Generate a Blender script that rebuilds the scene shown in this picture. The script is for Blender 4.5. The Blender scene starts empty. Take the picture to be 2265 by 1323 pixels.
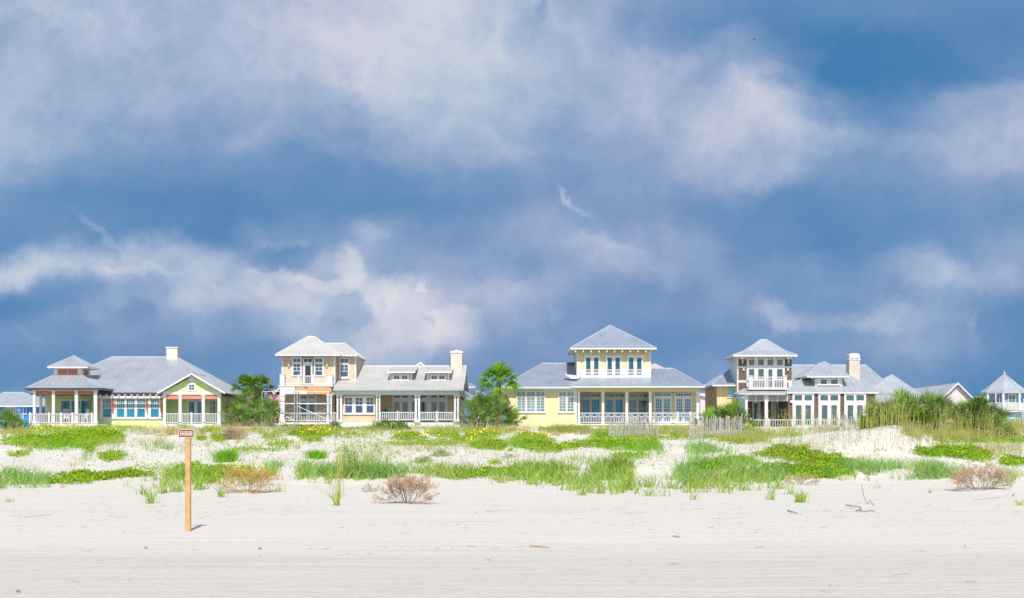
import bpy, math, random
import numpy as np
from mathutils import Vector, Matrix
R = math.radians
rnd = random.Random(7)
rng = np.random.default_rng(11)
C = bpy.context.scene.collection
F, CX, HY, EYE = 3145.8, 1132.5, 975.0, 1.6      # lens of the photo: focal length and horizon in photo pixels

def wx(px, Y): return (px - CX) * Y / F
def wz(py, Y): return EYE + (HY - py) * Y / F

# ------------------------------------------------------------------ materials
def lin(c):
    return tuple(((v / 255.0) / 12.92 if v <= 10 else (((v / 255.0) + 0.055) / 1.055) ** 2.4) for v in c)
MATS = {}
def mat(name, col, rough=0.7, metal=0.0, spec=0.5, noise=None, bump=None, island=None, wave=None, transl=0.0):
    """noise=(scale, amount), island=other colour by piece, wave=(axis, spacing, depth) real grooves as bump"""
    m = bpy.data.materials.new(name); m.use_nodes = True
    nt = m.node_tree; N = nt.nodes; L = nt.links
    p = N['Principled BSDF']
    p.inputs['Roughness'].default_value = rough
    p.inputs['Metallic'].default_value = metal
    p.inputs['Specular IOR Level'].default_value = spec
    geo = N.new('ShaderNodeNewGeometry')
    cur = N.new('ShaderNodeRGB'); cur.outputs[0].default_value = (*col, 1); cur = cur.outputs[0]
    if island:
        r = N.new('ShaderNodeValToRGB'); e = r.color_ramp.elements
        cols = [col] + list(island)
        e[0].color = (*cols[0], 1); e[1].color = (*cols[-1], 1)
        for k in range(1, len(cols) - 1):
            x = e.new(k / (len(cols) - 1)); x.color = (*cols[k], 1)
        L.new(geo.outputs['Random Per Island'], r.inputs[0]); cur = r.outputs[0]
    if noise:
        n = N.new('ShaderNodeTexNoise'); n.inputs['Scale'].default_value = noise[0]; n.inputs['Detail'].default_value = 5
        L.new(geo.outputs['Position'], n.inputs['Vector'])
        mr = N.new('ShaderNodeMapRange'); mr.inputs[1].default_value = 0.25; mr.inputs[2].default_value = 0.75
        mr.inputs[3].default_value = 1 - noise[1]; mr.inputs[4].default_value = 1 + noise[1]
        L.new(n.outputs[0], mr.inputs[0])
        mx = N.new('ShaderNodeVectorMath'); mx.operation = 'SCALE'
        L.new(cur, mx.inputs[0]); L.new(mr.outputs[0], mx.inputs['Scale']); cur = mx.outputs[0]
    L.new(cur, p.inputs['Base Color'])
    nrm = None
    if wave:
        ax, sp, dep = wave
        sx = N.new('ShaderNodeSeparateXYZ'); L.new(geo.outputs['Position'], sx.inputs[0])
        md = N.new('ShaderNodeMath'); md.operation = 'DIVIDE'; L.new(sx.outputs[ax], md.inputs[0]); md.inputs[1].default_value = sp
        fr = N.new('ShaderNodeMath'); fr.operation = 'FRACT'; L.new(md.outputs[0], fr.inputs[0])
        b = N.new('ShaderNodeBump'); b.inputs['Strength'].default_value = 1; b.inputs['Distance'].default_value = dep
        L.new(fr.outputs[0], b.inputs['Height']); b.invert = True
        L.new(b.outputs[0], p.inputs['Normal']); nrm = b
    if bump:
        n = N.new('ShaderNodeTexNoise'); n.inputs['Scale'].default_value = bump[0]; n.inputs['Detail'].default_value = 4
        L.new(geo.outputs['Position'], n.inputs['Vector'])
        b = N.new('ShaderNodeBump'); b.inputs['Strength'].default_value = 1; b.inputs['Distance'].default_value = bump[1]
        L.new(n.outputs[0], b.inputs['Height'])
        if nrm: L.new(nrm.outputs[0], b.inputs['Normal'])
        L.new(b.outputs[0], p.inputs['Normal'])
    if transl:
        t = N.new('ShaderNodeBsdfTranslucent'); L.new(cur, t.inputs[0])
        ms = N.new('ShaderNodeMixShader'); ms.inputs[0].default_value = transl
        L.new(p.outputs[0], ms.inputs[1]); L.new(t.outputs[0], ms.inputs[2])
        L.new(ms.outputs[0], N['Material Output'].inputs[0])
    MATS[name] = m
    return m

white = mat('white_paint', (.63, .63, .62), .5, noise=(1.3, .07))
cream = mat('cream_trim', (.66, .645, .57), .6, noise=(1.3, .05))
seafoam = mat('pale_green_trim', (.53, .61, .56), .6, noise=(1.0, .05))
lime = mat('lime_siding', (.62, .76, .31), .65, wave=(2, .16, .04), noise=(1.6, .10))
limetrim = mat('lime_plain', (.50, .56, .14), .65, noise=(.8, .05))
tan = mat('tan_siding', (.61, .475, .295), .65, wave=(2, .17, .04), noise=(1.6, .09))
yellow = mat('yellow_siding', (.68, .60, .32), .65, wave=(2, .16, .04), noise=(1.6, .08))
yellow2 = mat('deep_yellow_siding', (.74, .56, .27), .65, wave=(2, .2, .03), noise=(.7, .05))
shingle = mat('brown_shingle', (.145, .085, .06), .8, island=None, noise=(9, .45), wave=(2, .22, .04))
salmon = mat('salmon_paint', (.62, .22, .14), .6, noise=(2, .07))
dullred = mat('red_louver_paint', (.50, .19, .13), .7, wave=(2, .09, .03), noise=(2, .07))
stucco = mat('cream_stucco', (.66, .645, .58), .85, bump=(12, .02), noise=(1.1, .06))
stucco2 = mat('beige_stucco', (.58, .52, .43), .85, bump=(12, .02), noise=(1.1, .12))
metal_blue = mat('galvanised_roof', (.42, .44, .47), .42, .25, noise=(.9, .13))
metal_warm = mat('pale_metal_roof', (.60, .58, .54), .5, .12, noise=(.9, .10))
metal_blue2 = mat('blue_grey_roof', (.36, .40, .475), .42, .25, noise=(.9, .13))
metal_grey = mat('grey_metal_roof', (.46, .49, .51), .45, .2, noise=(.9, .12))
metal_cap = mat('roof_cap_metal', (.55, .57, .61), .4, .2)
cap_warm = mat('roof_cap_pale', (.68, .67, .645), .5, .1)
dark = mat('dark_gutter', (.05, .055, .06), .4)
gutter_grey = mat('grey_gutter', (.38, .42, .42), .5)
glass = mat('window_glass', (.012, .21, .33), .08, noise=(1.2, .25), spec=.35)  # reflected sea and sky put into the base colour of the tinted panes
glass_navy = mat('navy_window_glass', (.02, .06, .15), .06, noise=(1.2, .25), spec=.7)
glass_deep = mat('deep_teal_glass', (.01, .09, .13), .07, noise=(1.2, .3), spec=.4)
glass_slate = mat('slate_window_glass', (.025, .085, .11), .06, noise=(1.2, .3), spec=.7)
glass_pale = mat('window_with_blinds', (.15, .25, .26), .12, noise=(.9, .5))
glass_dark = mat('dark_window_glass', (.015, .02, .03), .08, noise=(1.2, .25))
teal = mat('teal_shutter', (.22, .52, .50), .5)
plywood = mat('raw_plywood', (.62, .33, .15), .8, noise=(3, .2))
steel = mat('scaffold_steel', (.55, .58, .60), .35, .6)
tarp = mat('grey_tarp', (.45, .52, .60), .5, bump=(3, .1))
bluewall = mat('blue_siding', (.02, .22, .55), .6, wave=(2, .2, .03))
bluewall2 = mat('grey_blue_siding', (.28, .45, .58), .6, wave=(2, .2, .03))
periwinkle = mat('light_blue_panel', (.20, .34, .72), .6)
pink = mat('pink_siding', (.62, .30, .30), .7, wave=(2, .2, .03))
pinkroof = mat('pinkish_roof', (.62, .50, .54), .6, noise=(1, .08))
deck = mat('deck_boards', (.62, .62, .58), .7, wave=(0, .14, .02))
interior = mat('dark_interior', (.07, .05, .045), .8)  # near-black colour carries the deep shade of porch and underfloor
post_wood = mat('treated_pine', (.53, .335, .13), .7, noise=(6, .18), bump=(30, .003))
sign_brown = mat('brown_sign_face', (.25, .075, .045), .5)
sign_white = mat('white_sign_paint', (.85, .82, .78), .5)
weathered = mat('weathered_slats', (.30, .27, .25), .85, island=[(.42, .39, .36), (.20, .18, .17)])
trunk_m = mat('palm_trunk_bark', (.19, .14, .10), .9, noise=(5, .3), bump=(9, .05))
twig = mat('driftwood', (.33, .24, .18), .85, noise=(8, .3))
twig_orange = mat('orange_driftwood', (.46, .27, .15), .85, noise=(8, .3))
shellm = mat('crab_shell', (.40, .22, .13), .6, noise=(20, .5))
green_chair = mat('green_canvas', (.02, .18, .14), .7)

GREENK = dict(rough=.7, spec=.08)
leaf_creeper = mat('creeper_leaf', (.24, .45, .012), island=[(.38, .60, .018), (.15, .31, .008), (.46, .64, .03), (.20, .38, .012), (.34, .34, .08), (.26, .48, .015)], transl=.25, **GREENK)
leaf_oat = mat('beach_grass_blade', (.22, .42, .045), island=[(.37, .55, .08), (.13, .30, .03), (.44, .54, .12), (.50, .44, .18)], transl=.25, **GREENK)
leaf_teal = mat('bluish_grass_blade', (.19, .43, .08), island=[(.31, .54, .12), (.11, .30, .06), (.36, .52, .14), (.46, .44, .18)], transl=.25, **GREENK)
leaf_lush = mat('lush_grass_blade', (.15, .40, .02), island=[(.28, .55, .03), (.10, .28, .015)], transl=.25, **GREENK)
leaf_dry = mat('dry_grass_blade', (.38, .40, .10), island=[(.50, .46, .16), (.26, .34, .06), (.46, .32, .14), (.30, .40, .07)], transl=.2, **GREENK)
leaf_straw = mat('straw_stem', (.48, .40, .32), island=[(.56, .50, .43), (.38, .30, .24)], rough=.8)
leaf_palm = mat('palm_frond', (.065, .16, .03), island=[(.13, .27, .045), (.035, .10, .025), (.22, .33, .07), (.30, .30, .13), (.08, .18, .04)], transl=.2, **GREENK)
leaf_palm2 = mat('bright_palm_frond', (.14, .33, .02), island=[(.28, .48, .05), (.07, .18, .02)], transl=.25, **GREENK)
leaf_dead = mat('dead_frond', (.30, .22, .13), island=[(.42, .33, .21), (.20, .14, .08)], rough=.9)
leaf_bush = mat('dark_bush_leaf', (.045, .17, .012), island=[(.10, .30, .02), (.03, .11, .01)], transl=.15, **GREENK)
leaf_mixed = mat('olive_bush_leaf', (.10, .19, .04), island=[(.20, .30, .06), (.07, .13, .03), (.26, .30, .12)], transl=.15, **GREENK)
leaf_silver = mat('silver_bush_leaf', (.34, .42, .18), island=[(.48, .56, .28), (.22, .31, .11)], **GREENK)
twig_dry = mat('dry_brown_twig', (.50, .33, .20), island=[(.64, .45, .29), (.38, .23, .13)], rough=.9)
twig_gold = mat('golden_brown_twig', (.50, .30, .08), island=[(.60, .44, .12), (.36, .19, .07)], rough=.9)
flower_m = mat('yellow_petal', (.95, .66, .02), island=[(.95, .80, .05), (.9, .45, .02)], rough=.6)

# ------------------------------------------------------------------ mesh helpers
class MB:
    def __init__(s): s.v = []; s.f = []; s.mi = []; s.cur = 0
    def quad(s, *pts):
        i = len(s.v); s.v += [tuple(p) for p in pts]; s.f.append(tuple(range(i, i + len(pts)))); s.mi.append(s.cur)
    def box(s, x0, x1, y0, y1, z0, z1):
        if x0 > x1: x0, x1 = x1, x0
        if z0 > z1: z0, z1 = z1, z0
        if y0 > y1: y0, y1 = y1, y0
        i = len(s.v)
        s.v += [(x0, y0, z0), (x1, y0, z0), (x1, y1, z0), (x0, y1, z0), (x0, y0, z1), (x1, y0, z1), (x1, y1, z1), (x0, y1, z1)]
        for q in ((0, 3, 2, 1), (4, 5, 6, 7), (0, 1, 5, 4), (1, 2, 6, 5), (2, 3, 7, 6), (3, 0, 4, 7)):
            s.f.append(tuple(i + k for k in q)); s.mi.append(s.cur)
    def bar(s, p, q, w, h=None, up=(0, 0, 1)):
        p, q = Vector(p), Vector(q); h = h or w
        d = (q - p)
        if d.length < 1e-5: return
        d.normalize(); u = Vector(up)
        if abs(d.dot(u)) > .98: u = Vector((1, 0, 0))
        a = d.cross(u).normalized() * w / 2; b = a.cross(d).normalized() * h / 2
        i = len(s.v)
        for c in (p, q):
            for sa, sb in ((-1, -1), (1, -1), (1, 1), (-1, 1)): s.v.append(tuple(c + a * sa + b * sb))
        for f in ((0, 1, 2, 3), (7, 6, 5, 4), (0, 4, 5, 1), (1, 5, 6, 2), (2, 6, 7, 3), (3, 7, 4, 0)):
            s.f.append(tuple(i + k for k in f)); s.mi.append(s.cur)
    def tube(s, pts, radii, n=6):
        pts = [Vector(p) for p in pts]; i0 = len(s.v)
        for k, p in enumerate(pts):
            d = (pts[min(k + 1, len(pts) - 1)] - pts[max(k - 1, 0)]).normalized()
            u = Vector((0, 0, 1)) if abs(d.z) < .9 else Vector((1, 0, 0))
            a = d.cross(u).normalized(); b = a.cross(d)
            for j in range(n):
                t = 2 * math.pi * j / n
                s.v.append(tuple(p + (a * math.cos(t) + b * math.sin(t)) * radii[k]))
        for k in range(len(pts) - 1):
            for j in range(n):
                a = i0 + k * n + j; b = i0 + k * n + (j + 1) % n
                s.f.append((a, b, b + n, a + n)); s.mi.append(s.cur)
        s.f.append(tuple(i0 + j for j in range(n))); s.mi.append(s.cur)
        s.f.append(tuple(i0 + (len(pts) - 1) * n + j for j in reversed(range(n)))); s.mi.append(s.cur)
    def prism(s, poly, y0, y1):
        """poly = (x,z) list, extruded from y0 to y1"""
        n = len(poly); i = len(s.v)
        s.v += [(x, y0, z) for x, z in poly] + [(x, y1, z) for x, z in poly]
        s.f.append(tuple(range(i, i + n))); s.mi.append(s.cur)
        s.f.append(tuple(range(i + 2 * n - 1, i + n - 1, -1))); s.mi.append(s.cur)
        for k in range(n):
            a, b = i + k, i + (k + 1) % n
            s.f.append((a, a + n, b + n, b)); s.mi.append(s.cur)
    def build(s, name, m, parent=None, smooth=False):
        me = bpy.data.meshes.new(name); me.from_pydata(s.v, [], s.f)
        ms = m if isinstance(m, (list, tuple)) else [m]
        for x in ms: me.materials.append(x)
        if len(ms) > 1: me.polygons.foreach_set('material_index', s.mi)
        if smooth: me.polygons.foreach_set('use_smooth', [True] * len(me.polygons))
        me.validate(); me.update()
        o = bpy.data.objects.new(name, me); C.objects.link(o)
        if parent is not None: setpar(o, parent)
        return o

def setpar(o, parent):
    # meshes are written in world coordinates; only a thing's Empty carries a location
    o.parent = parent
    o.matrix_parent_inverse = Matrix.Translation(-Vector(parent.location))

def arr_obj(name, V, Q, m, parent=None, mi=None):
    me = bpy.data.meshes.new(name)
    V = np.asarray(V, dtype=np.float32).reshape(-1, 3); Q = np.asarray(Q, dtype=np.int32)
    k = Q.shape[1]
    me.vertices.add(len(V)); me.vertices.foreach_set('co', V.ravel())
    me.loops.add(Q.size); me.loops.foreach_set('vertex_index', Q.ravel())
    me.polygons.add(len(Q)); me.polygons.foreach_set('loop_start', np.arange(len(Q), dtype=np.int32) * k)
    me.polygons.foreach_set('loop_total', np.full(len(Q), k, dtype=np.int32))
    ms = m if isinstance(m, (list, tuple)) else [m]
    for x in ms: me.materials.append(x)
    if mi is not None: me.polygons.foreach_set('material_index', np.asarray(mi, dtype=np.int32))
    me.update(calc_edges=True)
    o = bpy.data.objects.new(name, me); C.objects.link(o)
    if parent is not None: setpar(o, parent)
    return o

def tag(o, label=None, cat=None, group=None, kind=None):
    if label: o['label'] = label
    if cat: o['category'] = cat
    if group: o['group'] = group
    if kind: o['kind'] = kind
    return o
def thing(name, loc, label, cat, group=None):
    o = bpy.data.objects.new(name, None); C.objects.link(o); o.location = loc; o.empty_display_size = .3
    return tag(o, label, cat, group)
def copy_tree(o, parent=None):
    c = o.copy(); C.objects.link(c)
    if parent: c.parent = parent
    for ch in list(o.children): copy_tree(ch, c)
    return c

# ------------------------------------------------------------------ noise and terrain
_h = np.random.default_rng(5).random((256, 256))
def vnoise(x, y):
    xi = np.floor(x).astype(int); yi = np.floor(y).astype(int)
    fx = x - xi; fy = y - yi; fx = fx * fx * (3 - 2 * fx); fy = fy * fy * (3 - 2 * fy)
    g = lambda a, b: _h[a & 255, b & 255]
    return ((g(xi, yi) * (1 - fx) + g(xi + 1, yi) * fx) * (1 - fy) + (g(xi, yi + 1) * (1 - fx) + g(xi + 1, yi + 1) * fx) * fy) * 2 - 1
def fbm(x, y, o=3):
    s = 0; a = 1
    for k in range(o): s = s + a * vnoise(x + 17.3 * k, y + 31.7 * k); x = x * 2.03; y = y * 2.03; a *= .5
    return s
PY = [-3000, -60, -30, 0, 25, 40, 46, 50, 55, 60, 66, 72, 80, 92, 104, 112, 140, 300, 3000]
PZ = [-12, -3, -1.3, -.25, 0, .07, .22, .42, .55, .78, 1.0, 1.3, 1.66, 2.12, 2.5, 2.6, 2.5, 1.5, 0]
BUMPS = [(17.4, 64, 2.2, 4.0, 1.0), (13.5, 63, 3.6, 3.6, .95), (19.5, 70, 4, 5, .5),
         (-24, 82, 4.2, 5, .40), (-20.5, 84, 2.5, 4, .15),
         (0.3, 88, 1.6, 2.5, .62), (3.4, 86, 2.2, 2.0, .48), (-2.6, 84, 2.2, 2.5, .22),
         (-6, 78, 3, 3, .2), (24, 76, 3, 4, .35), (-12, 82, 3, 3, .25), (8, 78, 3, 3, .2), (31, 90, 6, 6, .5)]
def terr(X, Y):
    X = np.asarray(X, float); Y = np.asarray(Y, float)
    wob = 1.6 * vnoise(X * .09 + 3, Y * 0 + 5.5) + .7 * vnoise(X * .33, Y * 0 + 9.1)
    Yw = Y + wob * np.clip((Y - 34) / 8, 0, 1) * np.clip((100 - Y) / 10, 0, 1)
    z = np.interp(Yw, PY, PZ)
    # the front dune lip and the slack behind it, then a second broken ridge
    z = z + .17 * np.exp(-((Yw - 49.5) / 2.1) ** 2) * (1 + .5 * vnoise(X * .2, Y * .02 + 2))
    z = z - .10 * np.exp(-((Yw - 55) / 2.5) ** 2)
    z = z + .16 * np.exp(-((Yw - 69) / 2.6) ** 2) * (1 + .9 * vnoise(X * .16 + 40, Y * .02 + 7))
    k = np.clip((Y - 41) / 8, 0, 1) * np.clip((116 - Y) / 14, 0, 1)
    z = z + k * (.15 * fbm(X * .22, Y * .22, 2) + .09 * fbm(X * .75 + 9, Y * .6, 3))
    z = z + np.clip((46 - Y) / 10, 0, 1) * np.clip((Y - 5) / 10, 0, 1) * .018 * fbm(X * .12, Y * .9, 3)
    for bx, by, sx, sy, h in BUMPS:
        z = z + h * np.exp(-((X - bx) / sx) ** 2 - ((Y - by) / sy) ** 2)
    return z
def build_ground():
    xs = np.concatenate([-np.geomspace(3000, 48, 26)[:-1], np.arange(-48, 48.01, .26), np.geomspace(48, 3000, 26)[1:]])
    ys = np.concatenate([np.linspace(-400, 0, 24)[:-1], np.arange(0, 36, .9), np.arange(36, 98, .24), np.arange(98, 130, .9), np.geomspace(130, 3000, 24)])
    gx, gy = np.meshgrid(xs, ys); gz = terr(gx, gy)
    V = np.stack([gx, gy, gz], -1).reshape(-1, 3); nx = len(xs); ny = len(ys)
    i = (np.arange(ny - 1)[:, None] * nx + np.arange(nx - 1)[None, :]).ravel()
    Q = np.stack([i, i + 1, i + 1 + nx, i + nx], -1)
    m = bpy.data.materials.new('white_sand'); m.use_nodes = True; N = m.node_tree.nodes; L = m.node_tree.links
    p = N['Principled BSDF']; p.inputs['Roughness'].default_value = .9; p.inputs['Specular IOR Level'].default_value = .15
    geo = N.new('ShaderNodeNewGeometry')
    def mapped(sx, sy, sz, scale, det, rough=.5):
        mp = N.new('ShaderNodeMapping'); mp.inputs['Scale'].default_value = (sx, sy, sz); L.new(geo.outputs['Position'], mp.inputs[0])
        n = N.new('ShaderNodeTexNoise'); n.inputs['Scale'].default_value = scale; n.inputs['Detail'].default_value = det
        n.inputs['Roughness'].default_value = rough
        L.new(mp.outputs[0], n.inputs[0]); return n.outputs[0]
    def rng_(src, a, b, c, d):
        r = N.new('ShaderNodeMapRange'); r.inputs[1].default_value = a; r.inputs[2].default_value = b
        r.inputs[3].default_value = c; r.inputs[4].default_value = d; L.new(src, r.inputs[0]); return r.outputs[0]
    def mth(op, a, b):
        r = N.new('ShaderNodeMath'); r.operation = op
        for k, q in enumerate((a, b)):
            if isinstance(q, (int, float)): r.inputs[k].default_value = q
            else: L.new(q, r.inputs[k])
        return r.outputs[0]
    sep = N.new('ShaderNodeSeparateXYZ'); L.new(geo.outputs['Position'], sep.inputs[0])
    # damp, traffic-packed sand nearer the sea is slightly greyer, in long streaks along the shore
    packed = rng_(mth('ADD', sep.outputs[1], rng_(mapped(.03, .3, 1, 1, 3), 0, 1, -4, 4)), 19.5, 23.5, 1, 0)
    streak = mapped(.10, 2.6, 1, 1.6, 5, .6)
    fine = mapped(1, 1, 1, 9, 5, .7)
    val = mth('MULTIPLY', rng_(streak, .3, .7, .95, 1.035), rng_(fine, .3, .7, .95, 1.05))
    val = mth('MULTIPLY', val, rng_(packed, 0, 1, 1, .875))
    specks = mapped(.35, 1.6, 1, 6.5, 3, .65)
    spm = rng_(specks, .70, .78, 0, .35)
    big = rng_(mapped(.08, .5, 1, 1.1, 3), .46, .62, 0, 1)
    spm = mth('MULTIPLY', spm, big)
    base = N.new('ShaderNodeMixRGB'); base.inputs[1].default_value = (.715, .657, .572, 1); base.inputs[2].default_value = (.22, .17, .13, 1)
    L.new(spm, base.inputs[0])
    # the last tide's faint brown line, and two shallow wheel tracks
    yn = mth('ADD', sep.outputs[1], rng_(mapped(.05, .05, 1, 1, 3), 0, 1, -.9, .9))
    for yy, ww, am, cc in ((21.2, .10, .45, (.50, .40, .31, 1)), (18.7, .05, .30, (.45, .40, .35, 1)), (17.2, .05, .25, (.45, .40, .35, 1)), (31.5, .35, .22, (.45, .37, .30, 1))):
        lnm = mth('MULTIPLY', rng_(mth('ABSOLUTE', mth('SUBTRACT', yn, yy), 0), 0, ww, am, 0), rng_(mapped(.25, 1.2, 1, 1.3, 4), .42, .6, 0, 1))
        nb = N.new('ShaderNodeMixRGB'); nb.inputs[2].default_value = cc; L.new(lnm, nb.inputs[0]); L.new(base.outputs[0], nb.inputs[1]); base = nb
    sc = N.new('ShaderNodeVectorMath'); sc.operation = 'SCALE'; L.new(base.outputs[0], sc.inputs[0]); L.new(val, sc.inputs['Scale'])
    L.new(sc.outputs[0], p.inputs['Base Color'])
    b1 = N.new('ShaderNodeBump'); b1.inputs['Strength'].default_value = 1; b1.inputs['Distance'].default_value = .05
    L.new(mapped(.45, 1.7, 1, 1.3, 6, .6), b1.inputs['Height'])
    b2 = N.new('ShaderNodeBump'); b2.inputs['Strength'].default_value = 1; b2.inputs['Distance'].default_value = .035
    L.new(mapped(1, 1, 1, 7, 5, .65), b2.inputs['Height']); L.new(b1.outputs[0], b2.inputs['Normal'])
    L.new(b2.outputs[0], p.inputs['Normal'])
    o = arr_obj('beach_ground', V, Q, m); o['kind'] = 'structure'
    o.data.polygons.foreach_set('use_smooth', [True] * len(o.data.polygons))
    # sea behind the photographer
    s = MB(); s.quad((-3000, -3000, -1.0), (3000, -3000, -1.0), (3000, -24, -1.0), (-3000, -24, -1.0))
    w = mat('sea_water', (.01, .16, .24), .15, bump=(.8, .3)); o = s.build('sea_water', w); o['kind'] = 'structure'
build_ground()

# what the ground looks like from the beach: for a photo point, the first dune surface met
_gpx = np.arange(-120, 2400, 8.0); _gY = np.arange(12, 117, .1)
_GX = (_gpx[:, None] - CX) * _gY[None, :] / F
_GP = HY - F * (terr(_GX, np.broadcast_to(_gY, _GX.shape)) - EYE) / _gY[None, :]
_GM = np.minimum.accumulate(_GP, axis=1)
def ground_at(px, py):
    px = np.atleast_1d(px).astype(float); py = np.atleast_1d(py).astype(float)
    c = np.clip(np.round((px + 120) / 8).astype(int), 0, len(_gpx) - 1)
    Y = np.empty(len(px)); ok = np.ones(len(px), bool)
    for k in range(len(px)):
        row = _GM[c[k]]; i = np.searchsorted(-row, -py[k])
        if i >= len(_gY): i = len(_gY) - 1; ok[k] = False
        Y[k] = _gY[i]
    X = (px - CX) * Y / F
    return X, Y, terr(X, Y), ok
def gz(x, y): return float(terr(np.array([x]), np.array([y]))[0])
# ------------------------------------------------------------------ building helpers
def clip_line(poly, ax, t):
    pts = []
    n = len(poly)
    for k in range(n):
        a, b = poly[k], poly[(k + 1) % n]
        if (a[ax] - t) * (b[ax] - t) < 0:
            u = (t - a[ax]) / (b[ax] - a[ax]); pts.append(a.lerp(b, u))
    return pts[:2] if len(pts) >= 2 else None
def slope_face(mb, poly, ax, sp=.45, th=.05, rib=(.03, .035)):
    """a metal roof plane with its standing seams; ax = axis the eave runs along"""
    P = [Vector(p) for p in poly]
    n = (P[1] - P[0]).cross(P[2] - P[0]).normalized()
    if n.z < 0: n = -n; P = P[::-1]
    top = [p + n * th for p in P]
    mb.cur = 0
    i = len(mb.v); m = len(P)
    mb.v += [tuple(p) for p in top] + [tuple(p) for p in P]
    mb.f.append(tuple(range(i, i + m))); mb.mi.append(0)
    mb.f.append(tuple(range(i + 2 * m - 1, i + m - 1, -1))); mb.mi.append(0)
    for k in range(m):
        a, b = i + k, i + (k + 1) % m
        mb.f.append((a, a + m, b + m, b)); mb.mi.append(0)
    lo = min(p[ax] for p in top); hi = max(p[ax] for p in top)
    t = lo + sp * .5
    while t < hi:
        s = clip_line(top, ax, t + .0003)
        if s and (s[0] - s[1]).length > .25: mb.bar(s[0], s[1], rib[0], rib[1], up=n)
        t += sp
def cap(mb, a, b, w=.11, h=.06):
    mb.cur = 1; mb.bar(Vector(a) + Vector((0, 0, .05)), Vector(b) + Vector((0, 0, .05)), w, h); mb.cur = 0
def hip(mb, x0, x1, y0, y1, ze, rx0, rx1, ry, zr, sp=.45, back=True):
    A, B, D, E = (x0, y0, ze), (x1, y0, ze), (x1, y1, ze), (x0, y1, ze)
    P, Q = (rx0, ry, zr), (rx1, ry, zr)
    slope_face(mb, [A, B, Q, P] if rx1 - rx0 > .02 else [A, B, P], 0, sp)
    slope_face(mb, [B, D, Q], 1, sp); slope_face(mb, [E, A, P], 1, sp)
    if back: slope_face(mb, [D, E, P, Q] if rx1 - rx0 > .02 else [D, E, P], 0, sp)
    for a, b in ((A, P), (B, Q), (D, Q), (E, P)): cap(mb, a, b)
    if rx1 - rx0 > .02: cap(mb, P, Q)
    mb.cur = 0
def eave(mb, x0, x1, y0, y1, z, h=.18, t=.06, soffit=True):
    """fascia ring under the roof edge and the flat soffit behind it"""
    g = .03; x0 -= g; x1 += g; y0 -= g; y1 += g; t = g - .003; zt = z + .03
    mb.box(x0, x1, y0, y0 + t, z - h, zt); mb.box(x0, x1, y1 - t, y1, z - h, zt)
    mb.box(x0, x0 + t, y0 + t, y1 - t, z - h, zt); mb.box(x1 - t, x1, y0 + t, y1 - t, z - h, zt)
    if soffit: mb.box(x0 + t, x1 - t, y0 + t, y1 - t, z - h * .55, z - h * .4)
def plate(mb, rect, holes, y0, y1):
    """a board with rectangular openings; rect/holes = x0,x1,z0,z1"""
    X0, X1, Z0, Z1 = rect
    zs = sorted({Z0, Z1} | {min(max(h[2], Z0), Z1) for h in holes} | {min(max(h[3], Z0), Z1) for h in holes})
    for a, b in zip(zs, zs[1:]):
        if b - a < 1e-4: continue
        zc = (a + b) / 2; cuts = sorted((max(h[0], X0), min(h[1], X1)) for h in holes if h[2] < zc < h[3])
        x = X0
        for c0, c1 in cuts:
            if c0 - x > 1e-4: mb.box(x, c0, y0, y1, a, b)
            x = max(x, c1)
        if X1 - x > 1e-4: mb.box(x, X1, y0, y1, a, b)

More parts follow.
